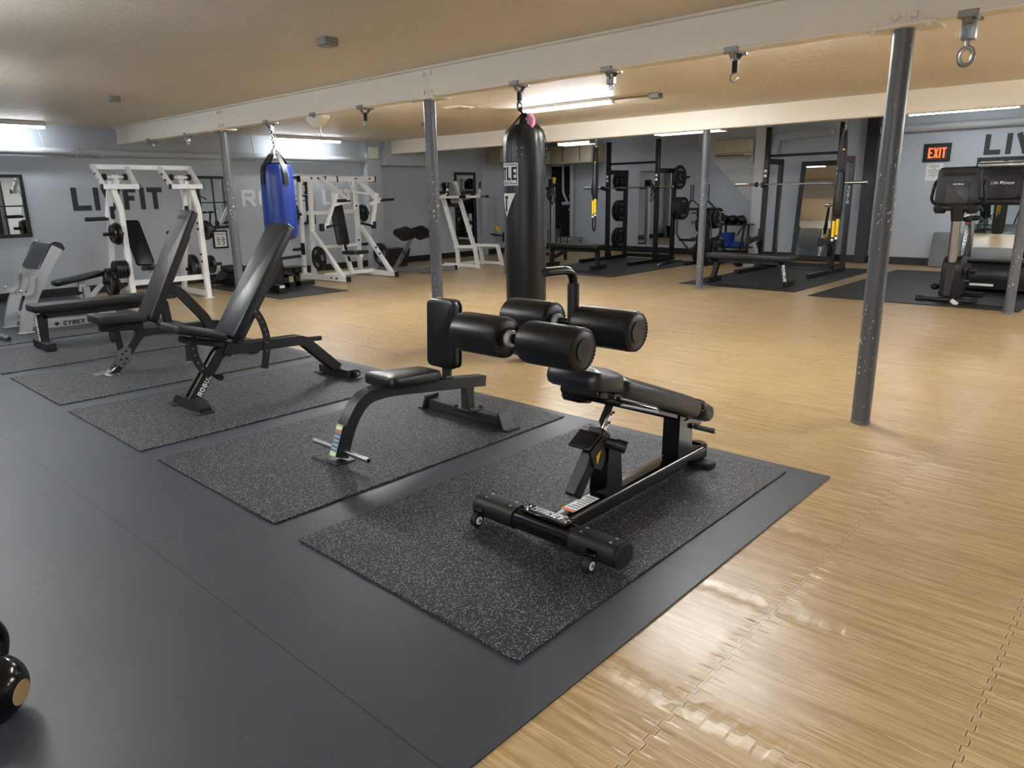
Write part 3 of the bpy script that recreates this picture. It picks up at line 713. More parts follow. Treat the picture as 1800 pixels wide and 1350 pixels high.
for y in (1.985, 1.405):
    k = MB(); k.lathe([(.012, -.014), (.027, -.014), (.031, -.008), (.031, .008), (.027, .014), (.012, .014)], zaxis((1.925, y, MT+.031), (0, 1, 0)), 20); wh = k.build('caster_wheel', RUB, t)
    k = MB(); k.lathe([(.004, -.016), (.017, -.016), (.017, .016), (.004, .016)], zaxis((1.925, y, MT+.031), (0, 1, 0)), 16); k.build('wheel_hub', WHITEP, wh)
    k = MB(); k.lathe([(.001, -.021), (.007, -.021), (.007, .021), (.001, .021)], zaxis((1.925, y, MT+.031), (0, 1, 0)), 10); k.build('axle_bolt', STEEL, wh)
    k = MB(); k.bar((1.95, y+.022, .085), (1.922, y+.022, .04), .006, .03, (1, 0, 0)); k.bar((1.95, y, .1), (1.925, y, .085), .05, .012); k.build('caster_bracket', BLACK, t)
n = MB(); n.box((2.0, 1.665, .139), (.062, .225, .016), None, .004); np_ = n.build('name_plate', BLACK, t)
n = MB(); letters(n, 'CRUNCHER', frame((1.985, 1.745, .1475), (0, -1, 0), (1, 0, 0)), .034, .0155, .0042, .006, .0015, .25); n.prism([(0, 0), (.15, 0), (.15, .003), (0, .003)], .001, frame((2.022, 1.74, .1475), (0, -1, 0), (1, 0, 0))); n.build('silver_lettering', STEEL, np_)
for y in (1.765, 1.57):
    k = MB(); k.lathe([(.016, 0), (.016, .004), (.011, .005), (.011, .014), (.006, .018), (.001, .018)], Mx.Translation((2.0, y, .146)), 12); k.build('chrome_bolt', CHROME, np_)
c = MB(); c.sweep([(2.03, YC, .082), (3.2, YC, .082)], rrect(.1, .076, .022), (0, 1, 0)); c.build('base_rail', BLACK, t)
c = MB(); c.lathe([(.001, -.038), (.04, -.038), (.05, -.03), (.05, .03), (.04, .038), (.001, .038)], Mx.Translation((3.2, YC, .082)), 24); c.build('rail_end', BLACK, t)
MB().bx(3.12, 3.2, YC-.11, YC+.11, MT, .046, .006).build('rear_foot', RUB, t)
l = MB(); l.bx(2.12, 2.30, YC-.032, YC+.032, .1202, .1212); lb = l.build('warning_label', PRINT, t)
MB().bx(2.12, 2.14, YC-.032, YC+.032, .1208, .1218).build('orange_strip', ORANGE, lb)
l = MB()
for i in range(7): l.bx(2.155+i*.02, 2.163+i*.02, YC-.026, YC+.026-.008*(i % 3), .1208, .1216)
l.build('printed_lines', LABELG, lb)
c = MB(); c.prism([(2.33, .118), (2.455, .118), (2.435, .345), (2.35, .345)], .085, frame((0, YC+.0425, 0), (1, 0, 0), (0, 0, 1))); c.build('front_post', BLACK, t)
c = MB(); c.prism([(2.925, .118), (3.06, .118), (3.05, .325), (3.01, .297), (2.97, .30), (2.93, .335)], .09, frame((0, YC+.045, 0), (1, 0, 0), (0, 0, 1)))
c.tube((2.985, YC-.065, .345), (2.985, YC+.065, .345), .03, n=18); c.build('rear_post', BLACK, t)
ax = V((.62, 0, .785)).normalized(); P0 = V((2.335, YC, .395))
c = MB(); c.bar(P0-ax*.29, P0+ax*.01, .058, .058, (-.78, 0, .62), .008); c.bar(P0-ax*.03, P0+ax*.015, .074, .072, (-.78, 0, .62), .006); c.build('adjustment_sleeve', SATIN, t)
c = MB(); c.bar(P0-ax*.1, P0+ax*.24, .042, .036, (-.78, 0, .62), .008); ch = c.build('chrome_post', CHROME, t)
k = MB()
for i in range(4): k.tube(P0+ax*(.05+.048*i)+V((.012, -.0225, 0)), P0+ax*(.05+.048*i)+V((.012, -.018, 0)), .006, n=10)
k.build('pin_hole', DARK, ch)
k = MB()
for i, d in enumerate('2345'): letters(k, d, frame(P0+ax*(.045+.048*i)+V((-.012, -.0216, 0)), (.785, 0, -.62), (.62, 0, .785)), .018, .011, 0, .003, .001)
k.build('engraved_number', INK, ch)
c = MB(); c.bar((2.345, YC+.01, .352), (2.385, YC-.085, .336), .03, .03); c.tube((2.345, YC-.02, .362), (2.385, YC-.085, .342), .02, n=16); c.tube((2.365, YC-.06, .352), (2.388, YC-.10, .338), .026, n=18); c.build('lock_knob', MATTE, t)
c = MB(); c.bar((2.22, YC+.02, .355), (2.305, YC+.02, .405), .11, .012, (0, 0, 1)); c.prism([(2.222, .35), (2.31, .40), (2.33, .30), (2.30, .25), (2.25, .275)], .012, frame((0, YC-.028, 0), (1, 0, 0), (0, 0, 1))); fl_ = c.build('step_flap', SATIN, t)
k = MB(); k.prism([(2.262, .322), (2.292, .34), (2.268, .286)], .0015, frame((0, YC-.0405, 0), (1, 0, 0), (0, 0, 1))); k.build('yellow_warning_triangle', YEL, fl_)
sl = -.365; d = V((1, 0, sl)).normalized(); u = V((-sl, 0, 1)).normalized()
zt = lambda x: .662+sl*(x-2.306)
c = MB(); a, b = V((2.2, YC, zt(2.2)-.10)), V((3.17, YC, zt(3.17)-.098)); c.bar(a, b, .075, .05, u, .01); c.build('tilting_rail', BLACK, t)
c = MB(); c.bar(V((2.27, YC-.1, zt(2.27)-.085)), V((2.62, YC-.1, zt(2.62)-.085)), .03, .03, u, .004); c.bar(V((2.27, YC+.1, zt(2.27)-.085)), V((2.62, YC+.1, zt(2.62)-.085)), .03, .03, u, .004)
c.bar((2.19, YC, .61), (2.33, YC, .575), .2, .05, u, .012); c.bar((2.2, YC+.05, .575), (2.3, YC+.05, .55), .11, .04, u, .015); c.build('under_frame', BLACK, t)
c = MB(); c.path([(2.30, YC-.13, zt(2.3)-.09), (2.56, YC-.13, zt(2.56)-.09), (2.575, YC-.13, zt(2.57)-.11), (2.30, YC-.13, zt(2.3)-.115)], .006, 8); c.build('release_lever', CHROME, t)
P = lambda x, up_=0.0: V((x, YC, zt(x)))+u*up_
c = MB(); c.pad(.72, .262, .09, frame((P(2.34)+P(3.01))/2-u*.09, d, (0, 1, 0)), .05, .03, .012); bp = c.build('back_pad', VINYL, t)
c = MB(); c.sweep([P(2.36, -.045)+V((0, -.1325, 0)), P(3.0, -.045)+V((0, -.1325, 0))], [(-.003, -.003), (.003, -.003), (.003, .003), (-.003, .003)], (0, 1, 0)); c.build('seam', SATIN, bp)
d2 = V((1, 0, -.26)).normalized(); u2_ = V((.26, 0, 1)).normalized()
c = MB(); c.pad(.225, .262, .085, frame(V((2.245, YC, .692))-u2_*.085, d2, (0, 1, 0)), .045, .03, .01); c.build('hip_pad', VINYLD, t)
d3 = V((1, 0, -.42)).normalized(); u3 = V((.42, 0, 1)).normalized()
c = MB(); c.pad(.165, .25, .085, frame(V((3.085, YC, zt(3.085)-.006))-u3*.085, d3, (0, 1, 0)), .05, .032, .01); c.build('head_pad', VINYL, t)
c = MB(); c.tube((3.05, YC-.06, .255), (3.24, YC-.06, .185), .013, n=14); h = c.build('rear_handle', RUB, t)
MB().tube((3.235, YC-.06, .187), (3.255, YC-.06, .18), .0145, n=14).build('chrome_cap', CHROME, h)
RX, RZ, BX, BZ = 1.872, .860, 2.185, .876
def roller(x, z, y0, y1, nm='foam_roller'):
    r = .076; L = y1-y0
    k = MB(); k.lathe([(.02, 0), (r-.01, 0), (r-.002, .006), (r, .02), (r, L-.02), (r-.002, L-.006), (r-.01, L), (.02, L)], zaxis((x, y0, z), (0, 1, 0)), 40)
    ro = k.build(nm, VINYL, t)
    for yy, s in ((y0, -1), (y1, 1)):
        k = MB(); k.lathe([(.001, -.002), (.036, -.002), (.04, .001), (.04, .003)], zaxis((x, yy+s*.0015, z), (0, s, 0)), 28); k.build('end_disc', SATIN, ro)
        k = MB(); k.path([(x+(r-.012)*math.cos(q)*1.02, yy+s*.001+(.004*((i % 2))), z+(r-.012)*math.sin(q)*1.02) for i, q in enumerate([i*2*PI/64 for i in range(64)])], .0022, 5, closed=True); k.build('stitched_rim', SATIN, ro)
roller(RX, RZ, 1.398, 1.642); roller(RX, RZ, 1.74, 1.975); roller(BX, BZ, 1.392, 1.645); roller(BX, BZ, 1.775, 2.01)
for x, z, y in ((RX, RZ, 1.728), (BX, BZ, 1.763)):
    k = MB(); k.lathe([(.018, -.013), (.028, -.013), (.031, -.008), (.031, .006), (.027, .01), (.018, .01)], zaxis((x, y, z), (0, 1, 0)), 24); k.build('collar', SILVER, t)
MB().tube((RX, 1.40, RZ), (RX, 1.97, RZ), .0185, n=16).build('roller_bar', BLACK, t)
MB().tube((BX, 1.40, BZ), (BX, 2.0, BZ), .0185, n=16).build('roller_bar', BLACK, t)
c = MB(); c.bar((RX, 1.6, RZ), (BX, 1.6, BZ), .04, .04, bev=.006); c.bar((BX+.005, 1.705, BZ), (2.22, 1.70, .57), .05, .05, (1, 0, 0), .008); c.build('roller_arm', BLACK, t)
hx, hy = 2.163, 1.668
c = MB(); c.path([(hx, hy, .875), (hx, hy, 1.086), (2.0, hy, 1.09)], .0165, 14, .055); h = c.build('grab_handle', BLACK, t)
MB().tube((hx, hy, .905), (hx, hy, 1.035), .0225, n=18).build('foam_grip', MATTE, h)
MB().tube((hx, hy, .885), (hx, hy, .905), .022, n=18).build('chrome_ferrule', CHROME, h)
k = MB(); k.tube((1.995, hy, 1.09), (2.0, hy, 1.09), .017, n=14); k.build('end_plug', DARK, h)

# ================================================================== UPRIGHT UTILITY BENCH
YC = 3.085
t = thing('upright_bench', 'small charcoal upright utility bench with a vertical backrest and steel foot bar', 'exercise bench', (2.55, YC, MT))
c = MB(); c.rpath([(1.997, YC, .045), (2.062, YC, .215), (2.165, YC, .335), (2.33, YC, .342), (3.07, YC, .247)], .078, .066, (0, 1, 0), .11); c.build('spine_frame', CHAR, t)
MB().bx(1.95, 2.06, YC-.055, YC+.06, MT, MT+.008, .003).build('front_foot_plate', CHAR, t)
c = MB(); c.tube((2.012, 2.845, .075), (2.012, 3.335, .075), .0135, n=18); fb = c.build('foot_bar', STEEL, t)
MB().tube((2.012, 2.8435, .075), (2.012, 2.846, .075), .0105, n=14).build('open_end', DARK, fb)
def spine_lbl(z0, z1, off, wd, m, nm, par):
    pt = lambda z: V((1.985+(z-.022)*.40-.0365, YC, z+.012))
    k = MB(); k.bar(pt(z0)+V((-off, 0, 0)), pt(z1)+V((-off, 0, 0)), wd, .0012, (-1, 0, .4), 0); return k.build(nm, m, par)
sl_ = spine_lbl(.045, .205, .0005, .058, LABELG, 'instruction_sticker', t)
spine_lbl(.175, .205, .001, .056, GREEN, 'green_band', sl_); spine_lbl(.18, .196, .0018, .046, PRINT, 'white_band', sl_); spine_lbl(.162, .172, .001, .056, ORANGE, 'orange_band', sl_)
spine_lbl(.045, .072, .001, .056, GREEN, 'green_band', sl_); spine_lbl(.05, .067, .0018, .048, PRINT, 'white_band', sl_)
for i in range(8): spine_lbl(.082+i*.01, .085+i*.01, .0012, .046, PRINT, 'printed_line', sl_) if i % 2 == 0 else None
c = MB(); c.bar((2.945, YC, .09), (2.945, YC, .245), .062, .062, (1, 0, 0), .005); c.build('rear_post', CHAR, t)
c = MB(); c.bar((2.96, 2.80, .062), (2.96, 3.43, .062), .08, .058, (0, 0, 1), .006); c.build('rear_crossbar', CHAR, t)
for y, s in ((2.80, -1), (3.43, 1)):
    k = MB(); k.prism([(0, .1), (.012, .1), (.05, .012), (.085, .012), (.085, 0), (.04, 0), (-.002, .088)], .105, frame((3.012, y, MT), (0, s, 0), (0, 0, 1)) if s < 0 else frame((2.907, y, MT), (0, s, 0), (0, 0, 1))); k.build('flanged_foot', CHAR, t)
MB().bx(2.885, 3.01, YC-.085, YC+.085, .091, .099, .002).build('bolt_plate', CHAR, t)
for sx in (-.045, .045):
    for sy in (-.065, .065):
        k = MB(); k.lathe([(.013, 0), (.013, .008), (.009, .012), (.001, .012)], Mx.Translation((2.948+sx, YC+sy, .099)), 6); k.build('bolt', SATIN, t)
ds = V((1, 0, -.075)).normalized()
c = MB(); c.pad(.40, .275, .062, frame((2.465, YC, .352), ds, (0, 1, 0)), .05, .018, .008, .72); c.build('seat_pad', VINYL, t)
c = MB(); c.bar((2.70, YC, .335), (2.80, YC, .325), .09, .012); c.bar((2.78, YC, .32), (2.80, YC, .62), .06, .03, (1, 0, 0)); c.build('back_bracket', CHAR, t)
for sy in (-.03, .03): k = MB(); k.ball((2.735, YC+sy, .343), .011, n=8); k.build('bolt', SATIN, t)
db = V((.05, 0, 1)).normalized()
c = MB(); c.pad(.40, .235, .056, frame((2.735, YC, .588), db, (0, -1, 0)), .04, .014); bp = c.build('back_pad', VINYL, t)
c = MB(); c.pad(.40, .238, .014, frame((2.791, YC, .588), db, (0, -1, 0)), .04, .003); c.build('back_board', BLACK, bp)
sw = [frame((2.7345, YC, .585), db, (0, -1, 0)) @ V((x, y, 0)) for x, y in rrect(.366, .20, .03)]

# ================================================================== ADJUSTABLE BENCHES
def side_letters(par, text, p, x, y, h, w_, gap, st, m=None):
    k = MB(); letters(k, text, frame(p, x, y), h, w_, gap, st, .0012); return k.build('white_lettering', m or PRINT, par)
YC = 4.70
t = thing('adjustable_bench', 'black adjustable bench with raised worn backrest, nearer of the two adjustable benches', 'exercise bench', (2.5, YC, MT))
for s in (-1, 1):
    y = YC+s*.034
    c = MB(); c.rpath([(1.93, y, .06), (2.165, y, .375), (2.80, y, .352), (3.08, y, .085)], .028, .07, (0, 1, 0), .05); r_ = c.build('frame_rail', MATTE, t)
side_letters(t, 'ROGUE', (1.99, YC-.0495, .092), (.598, 0, .80), (-.80, 0, .598), .034, .026, .006, .008)
c = MB(); c.prism([(-.2, 0), (.2, 0), (.2, .035), (.14, .075), (-.14, .075), (-.2, .035)], .075, frame((1.905, YC, MT), (0, 1, 0), (0, 0, 1))); c.bx(1.88, 1.99, YC-.23, YC-.13, MT, MT+.012, .004); c.bx(1.88, 1.99, YC+.13, YC+.23, MT, MT+.012, .004); c.build('front_foot', MATTE, t)
c = MB(); c.bar((3.09, YC-.2, .055), (3.09, YC+.2, .055), .075, .07, (0, 0, 1), .006); c.bx(3.03, 3.16, YC-.24, YC-.12, MT, MT+.01, .004); c.bx(3.03, 3.16, YC+.12, YC+.24, MT, MT+.01, .004); c.build('rear_foot', MATTE, t)
k = MB(); k.lathe([(.005, -.014), (.026, -.014), (.03, -.008), (.03, .008), (.026, .014), (.005, .014)], zaxis((3.115, YC-.222, .065), (0, 1, 0)), 20); wh = k.build('transport_wheel', RUB, t)
k = MB(); k.lathe([(.001, -.017), (.012, -.017), (.012, .017), (.001, .017)], zaxis((3.115, YC-.222, .065), (0, 1, 0)), 14); k.build('wheel_hub', STEEL, wh)
c = MB(); c.bar((2.72, YC, .352), (2.97, YC, .335), .03, .035); c.build('rear_handle', MATTE, t)
# curved ladder plates
def ladder(pts, name, holes, yo, par, wd=.05, m=MATTE):
    k = MB(); k.rpath(fillet(pts, .2, 6), .012, wd, (0, 1, 0)); o = k.build(name, m, par)
    pf = fillet(pts, .2, 8); n = len(pf)
    for i in range(holes):
        p = pf[int((i+.7)*n/(holes+.4)) % n]; q = MB(); q.tube(p+V((0, -.0075, 0)), p+V((0, .0075, 0)), .0075, n=12); q.build('hole', GREYP, o)
    return o
for s in (-.05,):
    y = YC+s
    ladder([(2.40, y, .66), (2.47, y, .56), (2.51, y, .40), (2.46, y, .20)], 'backrest_ladder', 7, y, t)
    ladder([(1.98, y, .50), (1.975, y, .40), (2.0, y, .30), (2.07, y, .225)], 'seat_ladder', 4, y, t)
k = MB(); k.tube((2.10, YC-.075, .215), (2.10, YC+.06, .215), .013, n=12); k.tube((2.11, YC-.11, .21), (2.11, YC-.07, .21), .021, n=16); k.build('pop_pin', SATIN, t)
k = MB(); k.tube((1.93, YC-.1, .49), (1.925, YC-.1, .44), .012, n=10); k.tube((1.922, YC-.1, .46), (1.92, YC-.1, .36), .0165, n=14); hd = k.build('hanging_grip', RUB, t)
MB().tube((1.92, YC-.1, .345), (1.92, YC-.1, .36), .012, n=12).build('grip_end', STEEL, hd)
sd = V((1, 0, -.30)).normalized()
c = MB(); c.bar((1.93, YC, .485), (2.24, YC, .40), .10, .04, (0, 0, 1)); c.bar((2.19, YC, .39), (2.24, YC, .36), .12, .08, (0, 0, 1)); c.build('seat_carriage', MATTE, t)
c = MB(); c.pad(.37, .27, .055, frame((2.015, YC, .497), sd, (0, 1, 0)), .045, .014, .004, .92); c.build('seat_pad', PAD, t)
bd_ = V((.50, 0, .735)).normalized(); bn = V((-.735, 0, .50)).normalized()
c = MB(); c.pad(.885, .285, .065, frame(V((2.455, YC, .835)), bd_, (0, -1, 0)), .035, .012)
bp = c.build('back_pad', VINYLD, t)
c = MB(); c.bar(V((2.23, YC, .43))-bn*.075, V((2.62, YC, 1.0))-bn*.075, .08, .04, bn); c.build('backrest_frame', MATTE, t)

YC = 6.20
t = thing('adjustable_bench', 'black adjustable bench with level seat and plated foot, further of the two adjustable benches', 'exercise bench', (2.5, YC, MT))
c = MB(); c.bar((1.975, YC, .03), (2.235, YC, .33), .07, .065, (0, 0, 1)); c.build('front_leg', MATTE, t)
c = MB(); c.bx(1.90, 1.99, YC-.11, YC+.11, MT, MT+.01, .004); c.bx(1.84, 1.92, YC+.0, YC+.1, MT, MT+.006, .002); c.bar((1.92, YC, .02), (2.03, YC, .10), .085, .012, (-.6, 0, .8)); c.build('foot_plate', STEEL, t)
k = MB(); k.prism([(1.985, .10), (2.02, .20), (2.08, .235), (2.115, .20), (2.10, .10), (2.04, .05)], .008, frame((0, YC-.045, 0), (1, 0, 0), (0, 0, 1))); lp = k.build('angle_plate', STEEL, t)
for x, z in ((2.03, .13), (2.045, .17), (2.075, .19), (2.075, .13), (2.05, .09)): q = MB(); q.tube((x, YC-.0545, z), (x, YC-.052, z), .009, n=10); q.build('hole', DARK, lp)
c = MB(); c.bar((2.05, YC-.03, .14), (2.03, YC-.03, .41), .03, .045, (1, 0, 0)); c.bar((2.0, YC-.05, .28), (2.0, YC-.05, .37), .05, .05, (1, 0, 0)); c.build('seat_support', SATIN, t)
c = MB(); c.rpath([(2.19, YC, .31), (2.30, YC, .315), (2.92, YC, .30), (3.10, YC, .06)], .075, .06, (0, 1, 0), .06); c.build('main_rail', MATTE, t)
c = MB(); c.bar((3.1, YC-.21, .05), (3.1, YC+.21, .05), .075, .06, (0, 0, 1)); c.build('rear_foot', MATTE, t)
c = MB(); c.rpath([(2.48, YC-.05, .66), (2.56, YC-.05, .62), (2.76, YC-.05, .36), (2.80, YC-.05, .22)], .05, .075, (0, 1, 0), .06); c.build('backrest_strut', MATTE, t)
c = MB(); c.bar((1.93, YC, .395), (2.24, YC, .37), .09, .06, (0, 0, 1)); c.build('seat_carriage', MATTE, t)
c = MB(); c.pad(.37, .29, .06, frame((2.07, YC, .425), V((1, 0, -.06)).normalized(), (0, 1, 0)), .02, .01, .003, .95); c.build('seat_pad', PAD, t)
bd_ = V((.47, 0, .88)).normalized(); bn = V((-.88, 0, .47)).normalized()
c = MB(); c.pad(.975, .295, .06, frame(V((2.485, YC, .855)), bd_, (0, -1, 0)), .02, .01); bp = c.build('back_pad', PAD, t)
side_letters(bp, 'ROGUE', V((2.675, YC+.08, 1.212))+bn*.0005, (0, -1, 0), bd_, .03, .027, .006, .007, SATIN)
c = MB(); c.bar(V((2.25, YC, .43))-bn*.085, V((2.62, YC, 1.12))-bn*.085, .09, .06, bn); bf = c.build('backrest_frame', MATTE, t)
side_letters(bf, 'ROGUE', V((2.315, YC-.0455, .475))-bn*.06, bd_, bn, .05, .042, .01, .012)

# ================================================================== FLAT BENCH
def flat_bench(name, label, x0, x1, y, ztop, z0, along='x', wd=.29):
    t = thing(name, label, 'exercise bench', ((x0+x1)/2, y, z0))
    c = MB(); c.pad(x1-x0, wd, .065, frame(((x0+x1)/2, y, ztop-.065), (1, 0, 0), (0, 1, 0)), .02, .01); c.build('bench_pad', PAD, t)
    c = MB(); c.bar((x0+.08, y, ztop-.1), (x1-.08, y, ztop-.1), .075, .07); c.build('spine', MATTE, t)
    for x, s in ((x0+.09, -1), (x1-.09, 1)):
        c = MB(); c.bar((x, y, ztop-.1), (x+s*.02, y, z0+.07), .075, .07, (1, 0, 0)); lg = c.build('leg', MATTE, t)
        c = MB(); c.bar((x+s*.02, y-.21, z0+.04), (x+s*.02, y+.21, z0+.04), .085, .075, (0, 0, 1), .006); c.build('foot', MATTE, t)
    return t
t = flat_bench('flat_bench', 'long flat black bench with white lettering down its front leg', 1.86, 3.16, 7.80, .44, MT)
k = MB(); letters(k, 'ROGUE', frame((1.9455, 7.815-.035, .335), (0, 0, -1), (0, 1, 0)) if False else frame((1.897, 7.822, .33), (0, 0, -1), (0, -1, 0)), .045, .042, .008, .012, .0012); k.build('white_lettering', PRINT, t)

# ================================================================== SILVER PREACHER BENCH
t = thing('preacher_bench', 'silver preacher curl bench with a black arm pad and bar hooks at the far left', 'exercise bench', (2.35, 9.2, MT))
for y in (8.91, 9.5):
    c = MB(); c.rpath([(2.05, y, .03), (2.12, y, .30), (2.28, y, .59), (2.475, y, .895)], .06, .105, (0, 1, 0), .25); c.build('upright', SILVER, t)
    MB().bx(1.98, 2.13, y-.05, y+.05, MT, MT+.015, .006).build('foot_plate', SILVER, t)
    c = MB(); c.rpath([(2.20, y-.05, .62), (2.17, y-.05, .46), (2.11, y-.05, .42), (2.07, y-.05, .46)], .02, .04, (0, 1, 0), .05); hk = c.build('bar_hook', SILVER, t)
    MB().ball((2.067, y-.05, .468), .016, n=8).build('hook_tip', CHROME, hk)
    c = MB(); c.rpath([(2.10, y, .11), (2.75, y, .09), (2.95, y, .16)], .05, .06, (0, 1, 0), .1); c.build('base_rail', SILVER, t)
c = MB(); c.bar((2.14, 8.9, .17), (2.14, 9.5, .17), .05, .05); c.bar((2.3, 8.95, .6), (2.3, 9.47, .6), .045, .045); c.bar((2.75, 8.9, .1), (2.75, 9.5, .1), .06, .05); c.build('cross_tube', SILVER, t)
c = MB(); c.prism([(2.16, .05), (2.84, .05), (2.84, .12), (2.16, .12)], .012, frame((0, 8.875, 0), (1, 0, 0), (0, 0, 1))); pn = c.build('brand_panel', SILVER, t)
k = MB(); letters(k, 'CYBEX', frame((2.40, 8.8625, .062), (1, 0, 0), (0, 0, 1)), .046, .036, .008, .011, .001, .2); k.prism([(-.06, .023), (-.03, .045), (.0, .023), (-.03, .001)], .001, frame((2.37, 8.8625, .062), (1, 0, 0), (0, 0, 1))); k.build('black_lettering', INK, pn)
c = MB(); c.bar((2.78, 9.2, .1), (2.78, 9.2, .42), .07, .07, (1, 0, 0)); c.build('seat_post', SILVER, t)
bd_ = V((.40, 0, .60)).normalized()
prof = fillet([(2.265, 0, .685), (2.40, 0, .90), (2.45, 0, .955), (2.53, 0, .93), (2.545, 0, .87)], .09, 5)
inn = fillet([(2.33, 0, .655), (2.44, 0, .85), (2.47, 0, .885), (2.49, 0, .87), (2.50, 0, .84)], .03, 5)
poly = [(p.x, p.z) for p in prof]+[(p.x, p.z) for p in reversed(inn)]
c = MB(); c.prism(poly, .62, frame((0, 9.51, 0), (1, 0, 0), (0, 0, 1))); pd = c.build('arm_pad', VINYLD, t)
for y in (8.893, 9.507): k = MB(); k.path([(p.x, y, p.z) for p in prof], .007, 6); k.build('piping', BLACK, pd)
at((1.8, 8.72, MT+.03)); t2 = solo(MB().tube((1.805, 8.50, .045), (1.79, 8.95, .045), .025, n=18), 'barbell_sleeve', CHROME, 'chrome bar end lying on the floor at the left edge', 'barbell')
MB().tube((1.806, 8.497, .045), (1.805, 8.502, .045), .018, n=14).build('hollow_end', DARK, t2)

# ================================================================== KETTLEBELLS at the left edge
def kettlebell(x, y, r, rz, label):
    z0 = 0.008
    t = thing('kettlebell', label, 'kettlebell', (x, y, z0), 'black kettlebells at the left edge')
    M = Mx.Translation((x, y, z0+r*.96)); R = Mx.Rotation(rz, 4, 'Z')
    k = MB(); prof = [(r*.001, -r*.96), (r*.45, -r*.96)] + [(r*math.sin(a), -r*math.cos(a)) for a in [0.55+i*(2.3/16) for i in range(17)]] + [(.001, r*.98)]
    k.lathe(prof, M @ R, 36); dq = (R @ V((0, -1, -.12))).to_3d().normalized(); cc = M.to_translation()
    k.v = [p-dq*max(0, (p-cc).dot(dq)-r*.915) for p in k.v]; bd = k.build('ball', BLACK, t)
    h = MB(); q = lambda a, b: (M @ R @ V((a, 0, b)))
    h.path(fillet([q(-r*.62, r*.55), q(-r*.92, r*1.15), q(-r*.55, r*1.95), q(r*.55, r*1.95), q(r*.92, r*1.15), q(r*.62, r*.55)], r*.6, 6), r*.2, 12); h.build('handle', BLACK, t)
    k = MB(); k.lathe([(.001, 0), (r*.37, 0), (r*.37, .0015), (.001, .0015)], zaxis(cc+dq*(r*.915), dq), 28); k.build('flat_face', TANM, bd)
    return t
kettlebell(.262, 2.17, .092, .75, 'black glossy kettlebell with a tan round face, nearest of the three')
kettlebell(.245, 2.365, .088, .75, 'black kettlebell just behind the nearest one')
kettlebell(.24, 2.555, .086, .75, 'black kettlebell furthest back of the three at the left edge')

# ================================================================== HEAVY BAGS
BX_, BY_ = 4.50, 3.965
t = thing('heavy_bag', 'tall black heavy bag standing on the wood floor in the middle of the room', 'punching bag', (BX_, BY_, 0))
R_ = .166
def bagprof(prof, n=48, wob=.0, z0=9):
    rings = []
    for r, z in prof:
        ring = []
        for i in range(n):
            a = 2*PI*i/n; k = 1+wob*max(0, (z-z0))*(math.sin(a*9)+.6*math.sin(a*14+1)+.5*math.sin(a*5+2))
            ring.append(V((BX_+r*k*math.cos(a), BY_+r*k*math.sin(a), z)))
        rings.append(ring)
    return MB().loft(rings)
prof = [(.001, .052), (.09, .048), (.13, .06), (.153, .09), (.161, .15), (.164, .4), (.167, .8), (.166, 1.15), (.164, 1.3), (.166, 1.5), (.167, 1.66), (.164, 1.75), (.156, 1.81), (.138, 1.855), (.11, 1.885), (.07, 1.90), (.001, 1.895)]
bagprof(prof, 56, .10, 1.5).build('bag_body', BAG, t, 60)
def cyl(u, v, off=0.0, r=R_): return V((BX_+(r+off)*math.cos(u), BY_+(r+off)*math.sin(u), v))
def cylpatch(u0, u1, v0, v1, off, n=12, dz=0):
    k = MB(); k.loft([[cyl(u0+(u1-u0)*i/n, v0, off-.006), cyl(u0+(u1-u0)*i/n, v0, off), cyl(u0+(u1-u0)*i/n, v1, off), cyl(u0+(u1-u0)*i/n, v1, off-.006)] for i in range(n+1)]); return k
A_ = math.atan2(-BY_, -BX_)
def curved_letters(text, u0, v0, h, w_, gap, st, off):
    k = MB(ORG[0]); f = MB((0, 0, 0)); letters(f, text, Mx.Identity(4), h, w_, gap, st, .0015)
    k.add([cyl(u0+p.x/R_, v0+p.y, off+p.z) for p in f.v], f.f); return k
u1 = A_-math.radians(19); u0 = u1-math.radians(92)
lb = cylpatch(u0, u1, 1.435, 1.605, .004).build('white_brand_patch', PRINT, t)
k = cylpatch(u0+.05, u1-.05, 1.445, 1.595, .0050); k.build('black_border', INK, lb); cylpatch(u0+.075, u1-.075, 1.451, 1.589, .0058).build('white_field', PRINT, lb)
curved_letters('TITLE', u0+.17, 1.475, .10, .043, .0095, .017, .0062).build('black_lettering', INK, lb)
k = MB()
for i in range(12): q = cylpatch(u0+.15+i*.1, u0+.2+i*.1, 1.458, 1.466, .0064, 2); k.add(q.v, q.f)
k.build('small_lettering', INK, lb)
uc = A_-math.radians(62)
def cylpoly(pts, off):
    k = MB(); k.loft([[cyl(uc+x/R_, z, off-.005+e) for x, z in pts] for e in (0, .005)]); return k
def tri(w_, z0, z1, off, n=8):
    k = MB(); rings = []
    for i in range(n+1):
        s = -1+2*i/n; zb = z1-(z1-z0)*(1-abs(s))
        rings.append([cyl(uc+s*w_/2/R_, zb, off-.006), cyl(uc+s*w_/2/R_, zb, off), cyl(uc+s*w_/2/R_, z1+.0005, off), cyl(uc+s*w_/2/R_, z1+.0005, off-.006)])
    return k.loft(rings)
tr = tri(.20, 1.195, 1.375, .004).build('white_triangle_patch', PRINT, t)
k = MB(); q = cylpatch(uc-.026/R_, uc+.026/R_, 1.335, 1.355, .0055, 4); k.add(q.v, q.f); q = cylpatch(uc-.011/R_, uc+.011/R_, 1.235, 1.335, .0055, 2); k.add(q.v, q.f); k.build('black_letter', INK, tr)
cylpatch(A_+.6-.006, A_+.6+.006, .02, 1.72, .0015, 2).build('side_seam', SATIN, t)
